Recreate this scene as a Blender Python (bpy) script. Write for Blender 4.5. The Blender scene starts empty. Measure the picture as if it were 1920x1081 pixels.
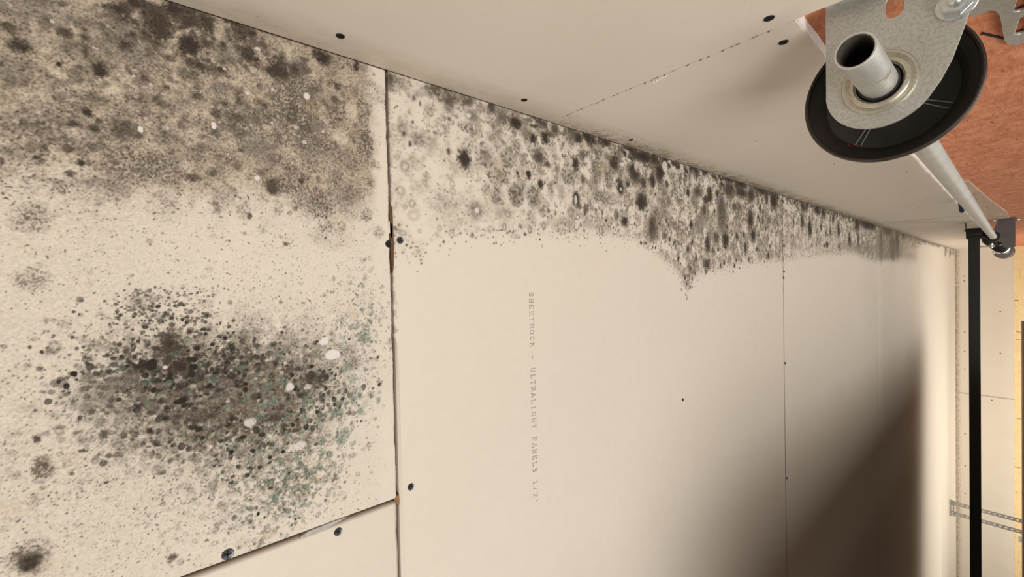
import bpy, bmesh, math, random
import numpy as np
from mathutils import Vector, Matrix
SC = bpy.context.scene
C = SC.collection
PI = math.pi
# ------------------------------------------------------------------ camera, light, exposure
# Working frame: the camera is the origin, +Z up to the ceiling, +Y along the header wall,
# +X towards the header wall (garage door side). Everything is raised by FLOOR_H at the end.
FLOOR_H = 2.155
H = .445          # ceiling above the camera
XW = .2335        # face of the header drywall
SHAFT = (.1607, .0758)   # X, Z of the torsion shaft
cam_d = bpy.data.cameras.new('camera'); cam = bpy.data.objects.new('camera', cam_d); C.objects.link(cam)
cam_d.sensor_width = 36; cam_d.lens = 806 / 1920 * 36; cam_d.clip_start = .005; cam_d.clip_end = 100
r_ = Vector((-.02205056, .76191285, -.64730409)); u_ = Vector((.99962551, .02729719, -.00192216)); b_ = Vector((.01620507, -.64710407, -.76222944))
cam.matrix_world = Matrix(((r_[0], u_[0], b_[0], 0), (r_[1], u_[1], b_[1], 0), (r_[2], u_[2], b_[2], FLOOR_H), (0, 0, 0, 1)))
SC.camera = cam
vs = SC.view_settings; vs.view_transform = 'Standard'; vs.look = 'None'; vs.exposure = .19; vs.gamma = 1; vs.use_curve_mapping = False
w = bpy.data.worlds.new('world'); SC.world = w; w.use_nodes = True
w.node_tree.nodes['Background'].inputs[0].default_value = (1, .90, .78, 1)
w.node_tree.nodes['Background'].inputs[1].default_value = .16
def area(name, loc, target, sx, sy, power, col):
    l = bpy.data.lights.new(name, 'AREA'); l.shape = 'RECTANGLE'; l.size = sx; l.size_y = sy; l.energy = power; l.color = col
    o = bpy.data.objects.new(name, l); C.objects.link(o); o.location = Vector(loc) + Vector((0, 0, FLOOR_H))
    o.rotation_euler = (Vector(target) - Vector(loc)).to_track_quat('-Z', 'Y').to_euler(); return o
WARM = (1, .965, .90)
area('near_bounce_fill', (-.95, -.75, -1.6), (-.2, .35, .445), 1.3, 1.3, 43, WARM)  # added upward fill, stands in for light bounced off the garage floor
area('doorway_daylight', (-.10, 2.3, -1.9), (-.10, 2.3, .445), 1.5, 3.8, 27, WARM)
area('far_bounce_fill', (-1.7, 5.5, -1.3), (-1.6, 5.7, .4), 3.2, 1.4, 55, (1, .93, .80))  # added fill from below, brightens the far ceiling and end wall

# ------------------------------------------------------------------ helpers
def link_mesh(name, verts, faces, m=None, parent=None, loc=(0, 0, 0), smooth=False):
    me = bpy.data.meshes.new(name)
    me.from_pydata([(v[0] - loc[0], v[1] - loc[1], v[2] - loc[2]) for v in verts], [], faces)
    me.update()
    if m: me.materials.append(m)
    if smooth:
        me.shade_smooth()
        try: me.set_sharp_from_angle(angle=math.radians(35))
        except Exception: pass
    o = bpy.data.objects.new(name, me); C.objects.link(o)
    if parent is not None: o.parent = parent
    else: o.location = loc
    return o
class MB:
    def __init__(s): s.v = []; s.f = []
    def add(s, v, f):
        n = len(s.v); s.v += [tuple(p) for p in v]; s.f += [tuple(i + n for i in q) for q in f]; return s
    def box(s, a, b):
        x0, y0, z0 = a; x1, y1, z1 = b
        return s.add([(x0,y0,z0),(x1,y0,z0),(x1,y1,z0),(x0,y1,z0),(x0,y0,z1),(x1,y0,z1),(x1,y1,z1),(x0,y1,z1)],
                     [(0,3,2,1),(4,5,6,7),(0,1,5,4),(1,2,6,5),(2,3,7,6),(3,0,4,7)])
    def lathe(s, c, prof, axis='y', n=48, closed=True):
        """prof: list of (radius, position along the axis); closed -> ring profile"""
        v = []; k = len(prof)
        for i in range(n):
            a = 2 * PI * i / n; ca, sa = math.cos(a), math.sin(a)
            for r, t in prof:
                if axis == 'y': v.append((c[0] + r * ca, c[1] + t, c[2] + r * sa))
                elif axis == 'z': v.append((c[0] + r * ca, c[1] + r * sa, c[2] + t))
                else: v.append((c[0] + t, c[1] + r * ca, c[2] + r * sa))
        f = []
        for i in range(n):
            j = (i + 1) % n
            for q in range(k if closed else k - 1):
                p = (q + 1) % k
                f.append((i * k + q, i * k + p, j * k + p, j * k + q))
        if not closed:
            if prof[0][0] > 1e-7: f.append(tuple(i * k for i in range(n)))
            if prof[-1][0] > 1e-7: f.append(tuple((n - 1 - i) * k + k - 1 for i in range(n)))
        return s.add(v, f)
    def prism(s, poly, axis, t0, t1, holes=()):
        """outline poly [(a,b)] extruded; axis y -> (x,z) outline, axis x -> (y,z) outline, axis z -> (x,y)"""
        from mathutils.geometry import tessellate_polygon
        loops = [list(poly)] + [list(h) for h in holes]
        flat = [p for l in loops for p in l]
        tri = tessellate_polygon([[Vector((p[0], p[1], 0)) for p in l] for l in loops])
        def P(p, t): return {'y': (p[0], t, p[1]), 'x': (t, p[0], p[1]), 'z': (p[0], p[1], t)}[axis]
        n = len(flat)
        v = [P(p, t0) for p in flat] + [P(p, t1) for p in flat]
        f = [tuple(q) for q in tri] + [tuple(i + n for i in reversed(q)) for q in tri]
        o = 0
        for l in loops:
            k = len(l)
            for i in range(k):
                j = (i + 1) % k
                f.append((o + i, o + j, o + j + n, o + i + n))
            o += k
        return s.add(v, f)
    def tube(s, pts, r, n=10, cap=True):
        pts = [Vector(p) for p in pts]; v = []; f = []; up = None
        for i, p in enumerate(pts):
            d = (pts[min(i + 1, len(pts) - 1)] - pts[max(i - 1, 0)]).normalized()
            if up is None: up = d.orthogonal().normalized()
            up = (up - d * up.dot(d)).normalized(); sd = d.cross(up)
            rr = r[i] if isinstance(r, (list, tuple)) else r
            for k in range(n):
                a = 2 * PI * k / n; v.append(p + up * (rr * math.cos(a)) + sd * (rr * math.sin(a)))
        for i in range(len(pts) - 1):
            for k in range(n):
                j = (k + 1) % n; f.append((i * n + k, i * n + j, (i + 1) * n + j, (i + 1) * n + k))
        if cap: f.append(tuple(reversed(range(n)))); f.append(tuple((len(pts) - 1) * n + k for k in range(n)))
        return s.add(v, f)
    def build(s, name, m, parent=None, loc=(0, 0, 0), smooth=False, bevel=0):
        if parent is not None: loc = tuple(parent.get('_o', (0, 0, 0)))
        o = link_mesh(name, s.v, s.f, m, parent, loc, smooth)
        bm = bmesh.new(); bm.from_mesh(o.data); bmesh.ops.recalc_face_normals(bm, faces=bm.faces); bm.to_mesh(o.data); bm.free()
        if smooth:
            try: o.data.set_sharp_from_angle(angle=math.radians(35))
            except Exception: pass
        if bevel:
            b = o.modifiers.new('bevel', 'BEVEL'); b.width = bevel; b.segments = 2; b.limit_method = 'ANGLE'; b.angle_limit = math.radians(40)
        o['_o'] = list(loc)
        return o
def tag(o, label=None, cat=None, group=None, kind=None):
    if label: o['label'] = label
    if cat: o['category'] = cat
    if group: o['group'] = group
    if kind: o['kind'] = kind
    return o
def thing(name, label, cat, loc, group=None):
    o = bpy.data.objects.new(name, None); C.objects.link(o); o.location = loc; o.empty_display_size = .02
    o['_o'] = list(loc); return tag(o, label, cat, group)
def arc(cx, cz, r, a0, a1, n): return [(cx + r * math.cos(math.radians(a0 + (a1 - a0) * i / n)), cz + r * math.sin(math.radians(a0 + (a1 - a0) * i / n))) for i in range(n + 1)]

# ------------------------------------------------------------------ materials
class Nt:
    def __init__(s, name):
        s.m = bpy.data.materials.new(name); s.m.use_nodes = True; s.t = s.m.node_tree; s.b = s.t.nodes['Principled BSDF']
        s.tc = s.t.nodes.new('ShaderNodeTexCoord')
    def n(s, ty, **kw):
        x = s.t.nodes.new(ty)
        for k, v in kw.items():
            if k in x.inputs.keys(): s.set(x.inputs[k], v)
            else: setattr(x, k, v)
        return x
    def set(s, inp, v):
        if hasattr(v, 'is_output') or isinstance(v, bpy.types.NodeSocket): s.t.links.new(v, inp)
        else: inp.default_value = v
    def mapping(s, scale): return s.n('ShaderNodeMapping', Vector=s.tc.outputs['Object'], Scale=scale).outputs[0]
    def noise(s, scale, detail=4, rough=.55, vec=None, dist=0):
        return s.n('ShaderNodeTexNoise', Vector=vec or s.tc.outputs['Object'], Scale=scale, Detail=detail, Roughness=rough, Distortion=dist).outputs[0]
    def ramp(s, fac, stops):
        x = s.n('ShaderNodeValToRGB'); s.set(x.inputs[0], fac); e = x.color_ramp.elements
        e[0].position, e[0].color = stops[0][0], col(stops[0][1]); e[1].position, e[1].color = stops[-1][0], col(stops[-1][1])
        for p, c in stops[1:-1]:
            q = e.new(p); q.color = col(c)
        return x.outputs[0]
    def mix(s, f, a, b, mode='MIX'):
        x = s.n('ShaderNodeMix'); x.data_type = 'RGBA'; x.blend_type = mode
        s.set(x.inputs[0], f); s.set(x.inputs[6], col(a)); s.set(x.inputs[7], col(b)); return x.outputs[2]
    def math(s, op, a, b=0, clamp=False):
        x = s.n('ShaderNodeMath'); x.operation = op; x.use_clamp = clamp; s.set(x.inputs[0], a); s.set(x.inputs[1], b); return x.outputs[0]
    def bump(s, h, strength=.3, dist=.001):
        x = s.n('ShaderNodeBump'); s.set(x.inputs['Height'], h); x.inputs['Strength'].default_value = strength; x.inputs['Distance'].default_value = dist
        s.t.links.new(x.outputs[0], s.b.inputs['Normal'])
    def out(s, color=None, rough=None, metal=None):
        if color is not None: s.set(s.b.inputs['Base Color'], col(color))
        if rough is not None: s.set(s.b.inputs['Roughness'], rough)
        if metal is not None: s.b.inputs['Metallic'].default_value = metal
        return s.m
def col(c):
    if isinstance(c, bpy.types.NodeSocket): return c
    return (c[0], c[1], c[2], 1) if hasattr(c, '__len__') and len(c) == 3 else c
PAPER = (.745, .675, .590)     # face paper of the drywall
def m_sheet():
    t = Nt('moldy_drywall_paper')
    a = t.n('ShaderNodeAttribute', attribute_name='stain').outputs['Color']
    n1 = t.noise(1400, 3); n2 = t.noise(60, 4); n3 = t.noise(5, 2)
    c = t.mix(.10, a, t.ramp(n1, [(.3, (.2, .18, .16)), (.7, (1, 1, 1))]), 'MULTIPLY')
    c = t.mix(.05, c, t.ramp(n2, [(.35, (.6, .55, .5)), (.65, (1, 1, 1))]), 'MULTIPLY')
    c = t.mix(.05, c, t.ramp(n3, [(.35, (.9, .72, .6)), (.65, (1, 1, .98))]), 'MULTIPLY')
    t.bump(n1, .25, .0004)
    return t.out(c, .92)
def m_paper():      # clean header / far-wall drywall with flecks near the ceiling corner
    t = Nt('drywall_paper')
    sep = t.n('ShaderNodeSeparateXYZ', Vector=t.tc.outputs['Object']); z = sep.outputs[2]; y = sep.outputs[1]
    n1 = t.noise(900, 3); n2 = t.noise(9, 3); n3 = t.noise(1.6, 2)
    c = t.mix(.06, PAPER, t.ramp(n1, [(.3, (.3, .27, .25)), (.7, (1, 1, 1))]), 'MULTIPLY')
    c = t.mix(.07, c, t.ramp(n2, [(.35, (.75, .62, .5)), (.65, (1, 1, 1))]), 'MULTIPLY')
    # fleck band: elongated dark flecks between 0.37 and 0.445 m, stronger past y = 0.45
    near = t.n('ShaderNodeMapRange', Value=z); near.inputs[1].default_value = .392; near.inputs[2].default_value = .436; near = near.outputs[0]
    far = t.n('ShaderNodeMapRange', Value=y); far.inputs[1].default_value = .40; far.inputs[2].default_value = .6; far.inputs[3].default_value = .25; far = far.outputs[0]
    fl = t.noise(1, 5, .7, t.mapping((200, 160, 520)), .4); fl2 = t.noise(1, 3, .6, t.mapping((40, 40, 70)))
    lev = t.math('MULTIPLY', t.math('MULTIPLY', near, far), t.math('ADD', t.math('MULTIPLY', fl2, 1.3), -.15))
    f = t.n('ShaderNodeMapRange', Value=t.math('ADD', fl, t.math('MULTIPLY', lev, .46))); f.inputs[1].default_value = .68; f.inputs[2].default_value = .74
    c = t.mix(t.math('MULTIPLY', f.outputs[0], .8), c, (.16, .11, .07))
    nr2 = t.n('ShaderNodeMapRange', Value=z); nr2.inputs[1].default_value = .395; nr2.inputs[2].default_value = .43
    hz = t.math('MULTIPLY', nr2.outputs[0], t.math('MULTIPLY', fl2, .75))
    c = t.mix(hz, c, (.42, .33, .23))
    t.bump(n1, .2, .0004)
    return t.out(c, .9)
def m_plain(name, c, rough=.6, metal=0, var=.15, scale=60, bump=0):
    t = Nt(name); n = t.noise(scale, 5, .6)
    d = tuple(x * .35 for x in c)
    cc = t.mix(var, c, t.ramp(n, [(.35, d), (.65, tuple(min(1, x * 1.25) for x in c))]))
    if bump: t.bump(n, bump, .0006)
    return t.out(cc, rough, metal)
def m_metal(name, c, rough=.38, metal=.85, spots=.25):
    t = Nt(name)
    n = t.noise(25, 5, .6); n2 = t.noise(420, 4, .7); n3 = t.n('ShaderNodeTexVoronoi', Vector=t.tc.outputs['Object'], Scale=90).outputs[0]
    cc = t.mix(.35, c, t.ramp(n, [(.3, tuple(x * .62 for x in c)), (.7, tuple(min(1, x * 1.15) for x in c))]))
    cc = t.mix(spots, cc, t.ramp(n2, [(.42, tuple(x * .35 for x in c)), (.55, (1, 1, 1))]), 'MULTIPLY')
    t.bump(n2, .12, .0003)
    rr = t.n('ShaderNodeMapRange', Value=n); rr.inputs[3].default_value = rough - .08; rr.inputs[4].default_value = rough + .14
    return t.out(cc, rr.outputs[0], metal)
def m_wood(name, c1, c2, c3, axis_scale=(30, 2.2, 30), rough=.75, bump=.6):
    t = Nt(name); v = t.mapping(axis_scale)
    g = t.noise(3, 6, .65, v, 1.6); f = t.noise(26, 5, .7, v, .4)
    blotch = t.noise(28, 4, .6); nick = t.noise(1, 3, .5, t.mapping((90, 22, 160)))
    c = t.ramp(g, [(.28, c1), (.5, c2), (.72, c3)])
    c = t.mix(.45, c, t.ramp(f, [(.3, tuple(x * .45 for x in c1)), (.6, (1, 1, 1))]), 'MULTIPLY')
    c = t.mix(.35, c, t.ramp(blotch, [(.35, c1), (.65, c3)]))
    k = t.n('ShaderNodeMapRange', Value=nick); k.inputs[1].default_value = .66; k.inputs[2].default_value = .70
    c = t.mix(t.math('MULTIPLY', k.outputs[0], .75), c, tuple(x * .25 for x in c1))
    hgt = t.math('ADD', t.math('MULTIPLY', g, .8), t.math('MULTIPLY', f, .3)); t.bump(t.math('ADD', hgt, t.math('MULTIPLY', blotch, .8)), bump, .002)
    return t.out(c, rough)
M = dict(
    sheet=m_sheet(), paper=m_paper(),
    gypsum=m_plain('gypsum_core', (.95, .92, .90), .95, 0, .2, 120, .4),
    void=m_plain('dark_joist_wood', (.11, .065, .035), .9, 0, .3, 20),
    redwood=m_wood('red_brown_wood', (.46, .14, .055), (.80, .275, .13), (.96, .46, .27), (16, 8, 26), .8, 1),
    pale=m_wood('pale_wood', (.45, .30, .21), (.62, .46, .35), (.70, .57, .46), (30, 2, 30)),
    pine=m_wood('pine_wood', (.88, .60, .28), (.97, .74, .40), (.98, .82, .52), (2, 30, 30), .7, .2),
    zinc=m_metal('galvanized_steel', (.60, .60, .57), .42, .75, .25),
    zinc2=m_metal('bright_zinc', (.74, .77, .78), .25, .95, .1),
    shaft=m_metal('shaft_steel', (.66, .66, .63), .42, .6, .12),
    bore=m_plain('dark_pipe_bore', (.09, .075, .06), .8, .2, .3, 200),
    race=m_metal('bearing_steel', (.62, .58, .49), .34, .8, .2),
    black=m_plain('black_cast_metal', (.030, .027, .025), .42, .3, .25, 140, .15),
    rim=m_plain('worn_black_rim', (.065, .052, .043), .38, .5, .4, 90, .2),
    rail=m_plain('black_rail', (.012, .012, .010), .5, .2, .2, 100),
    dkz=m_metal('dark_grey_steel', (.17, .15, .15), .5, .4, .2),
    darkrust=m_plain('dark_brown_paper_edge', (.12, .06, .03), .85, 0, .4, 400),
    spring=m_plain('oiled_spring_steel', (.07, .065, .06), .32, .8, .2, 60),
    screw=m_plain('black_screw', (.10, .105, .115), .35, .6, .3, 300),
    recess=m_plain('screw_recess', (.012, .011, .010), .7, .2, .1, 300),
    mark=m_plain('scoring_line', (.16, .16, .16), .6, 0, .1, 100),
    paleg=m_plain('grey_torn_paper', (.45, .42, .38), .9, 0, .3, 200),
    red=m_plain('red_paint', (.22, .012, .008), .6, 0, .2, 200),
    blue=m_plain('dark_blue_plastic', (.010, .018, .06), .4, 0, .2, 100),
    ink=m_plain('faint_grey_ink', (.36, .30, .23), .9, 0, .3, 900),
    door=m_plain('brown_door_shaded_track', (.22, .15, .11), .6, 0, .3, 10),
    concrete=m_plain('concrete', (.45, .43, .40), .9, 0, .3, 4),
    white=m_plain('white_plastic', (.9, .92, .95), .4, 0, .1, 100),
    rust=m_plain('brown_glue', (.30, .16, .07), .8, 0, .4, 400),
)

# ------------------------------------------------------------------ mold painting on the ceiling sheets
RNG = np.random.RandomState(7)
def vnoise(X, Y, period, seed, px=1.0):
    """smooth value noise on the plane, coordinates in mm"""
    g = np.random.RandomState(seed).rand(256, 256)
    u = X / period + 1000.3; v = Y / (period * px) + 1000.7
    i = np.floor(u).astype(int); j = np.floor(v).astype(int); fu = u - i; fv = v - j
    fu = fu * fu * (3 - 2 * fu); fv = fv * fv * (3 - 2 * fv)
    i0 = i % 256; i1 = (i + 1) % 256; j0 = j % 256; j1 = (j + 1) % 256
    return (g[i0, j0] * (1 - fu) + g[i1, j0] * fu) * (1 - fv) + (g[i0, j1] * (1 - fu) + g[i1, j1] * fu) * fv
def fbm(X, Y, period, seed, oct=4, rough=.55):
    s = 0; a = 1; t = 0
    for k in range(oct):
        s = s + a * vnoise(X, Y, period / 2 ** k, seed + k * 13); t += a; a *= rough
    return s / t
def sst(a, b, x):
    t = np.clip((x - a) / (b - a), 0, 1); return t * t * (3 - 2 * t)
COLS = dict(dark=(.030, .021, .015), brown=(.125, .094, .068), grey=(.205, .176, .146), haze=(.365, .298, .222), green=(.150, .205, .160),
            olive=(.42, .34, .20), pale=(.60, .51, .41), white=(.76, .71, .69), black=(.018, .013, .009), blue=(.36, .35, .33))
COLS = {k: np.array(v) for k, v in COLS.items()}
def wn(shape, seed, it):
    """smoothed white noise, zero mean, unit deviation"""
    a = np.random.RandomState(seed).randn(*shape)
    for _ in range(it):
        a = np.pad(a, 1, mode='edge'); a = (a[:-2] + 2 * a[1:-1] + a[2:]); a = (a[:, :-2] + 2 * a[:, 1:-1] + a[:, 2:])
    return (a - a.mean()) / a.std()
class Canvas:
    """colour + relief on a tensor grid xs by ys (mm)"""
    def __init__(s, xs, ys):
        s.xs = xs; s.ys = ys; s.X, s.Y = np.meshgrid(xs, ys, indexing='ij')
        s.c = np.ones(s.X.shape + (3,)) * np.array(PAPER); s.h = np.zeros(s.X.shape)
        w1 = wn(s.X.shape, 11, 1); s.g1 = .5 + (w1 * .9 + wn(s.X.shape, 12, 3) * .5) * .13; s.w = wn(s.X.shape, 13, 1); s.g2 = fbm(s.X, s.Y, 5, 31, 4, .6); s.g3 = fbm(s.X, s.Y, 16, 51, 4, .6); s.g4 = fbm(s.X, s.Y, 60, 71, 4)
        s.st = (s.g1.std(), s.g2.std())
    def mixc(s, sl, a, name):
        cc = COLS[name] if isinstance(name, str) else name
        s.c[sl] = s.c[sl] * (1 - a[..., None]) + cc * a[..., None]
    def stamp(s, k, x, y, rx, ry, a):
        R = 1.7
        i0, i1 = np.searchsorted(s.xs, [x - rx * R, x + rx * R]); j0, j1 = np.searchsorted(s.ys, [y - ry * R, y + ry * R])
        if i1 - i0 < 1 or j1 - j0 < 1: return
        sl = (slice(i0, i1), slice(j0, j1)); X = s.X[sl]; Y = s.Y[sl]
        g1 = s.g1[sl] - .5; g2 = s.g2[sl] - .5; g3 = s.g3[sl] - .5
        q = np.sqrt(((X - x) / rx) ** 2 + ((Y - y) / ry) ** 2)
        r = min(rx, ry)
        gw = (g2 * .9 if r < 6 else g2 * .7 + g3 * .6)
        if k == 'k':      # fuzzy dark colony, grainy rim
            m = sst(1.15, .35, q + gw * 1.3 + g1 * .5) * a
            s.mixc(sl, m * .9, 'brown'); s.mixc(sl, sst(1.0, .30, q + gw * .9 + g1 * .8) * a * .93, 'dark')
        elif k == 'g':    # speckled colony: dark grains with paper between
            m = sst(1.1, .55, q + gw * .8)
            s.mixc(sl, m * a * .42, 'grey')
            s.mixc(sl, m * a * sst(.0, .12, g1) * .85, 'brown'); s.mixc(sl, m * a * sst(.08, .2, -g1) * .35, 'pale')
        elif k == 's':
            m = sst(1.2, .2, q + gw * .6) * a; s.mixc(sl, m * .95, 'grey')
        elif k == 'b':    # hard raised bead
            m = sst(1.12, .82, q + g2 * .5) * a
            s.mixc(sl, m, 'black' if a > .84 else 'dark'); s.h[sl] = np.maximum(s.h[sl], m * r * .35 * np.sqrt(np.clip(1 - q * q, 0, 1)))
        elif k == 'r':
            m = sst(.5, .12, np.abs(q + g2 * .6 - .8)) * a; s.mixc(sl, sst(1, .7, q) * a * .3, 'haze'); s.mixc(sl, m * .75, 'brown')
        elif k == 'w':
            m = sst(1.1, .8, q + gw * .9) * a; s.mixc(sl, m * .95, 'white'); s.h[sl] = np.maximum(s.h[sl], m * .25)
        elif k == 'p':
            m = sst(1.2, .4, q + gw * .9) * a; s.mixc(sl, m * .85, 'pale')
        elif k == 'v':
            m = sst(1.1, .7, q + gw * .9) * a; s.mixc(sl, m * .8, 'green'); s.mixc(sl, m * sst(.05, .2, g1) * .5, 'dark')
        elif k == 'o':
            m = sst(1.15, .5, q + gw * .8) * a; s.mixc(sl, m * .6, 'olive')
            s.mixc(sl, sst(.35, .1, np.abs(q - .6)) * a * .25, 'brown')
    def scatter(s, k, x, y, sx, sy, n, r0, r1, a, rs):
        for _ in range(int(n)):
            px = x + rs.randn() * sx * .62; py = y + rs.randn() * sy * .62; r = (r0 + (r1 - r0) * rs.rand() ** 1.8)
            s.stamp(k, px, py, r * rs.uniform(.8, 1.2), r * rs.uniform(.8, 1.2), a * rs.uniform(.6, 1.1))
    def edge_dirt(s, x=None, y=None, w=2.5, a=.8):
        d = np.abs(s.X - x) if x is not None else np.abs(s.Y - y)
        s.mixc((slice(None), slice(None)), sst(w, 0, d + (s.g2 - .5) * w * 2) * a, (.16, .095, .05))
    def specks(s, dens, a=.8, colr='brown', px=(1.0, .7)):
        X = s.X; Y = s.Y
        m = sst(0, .45, s.w - (2.9 - dens * 2.6)) * a * sst(0, .08, dens)
        s.mixc((slice(None), slice(None)), m, colr)
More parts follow.
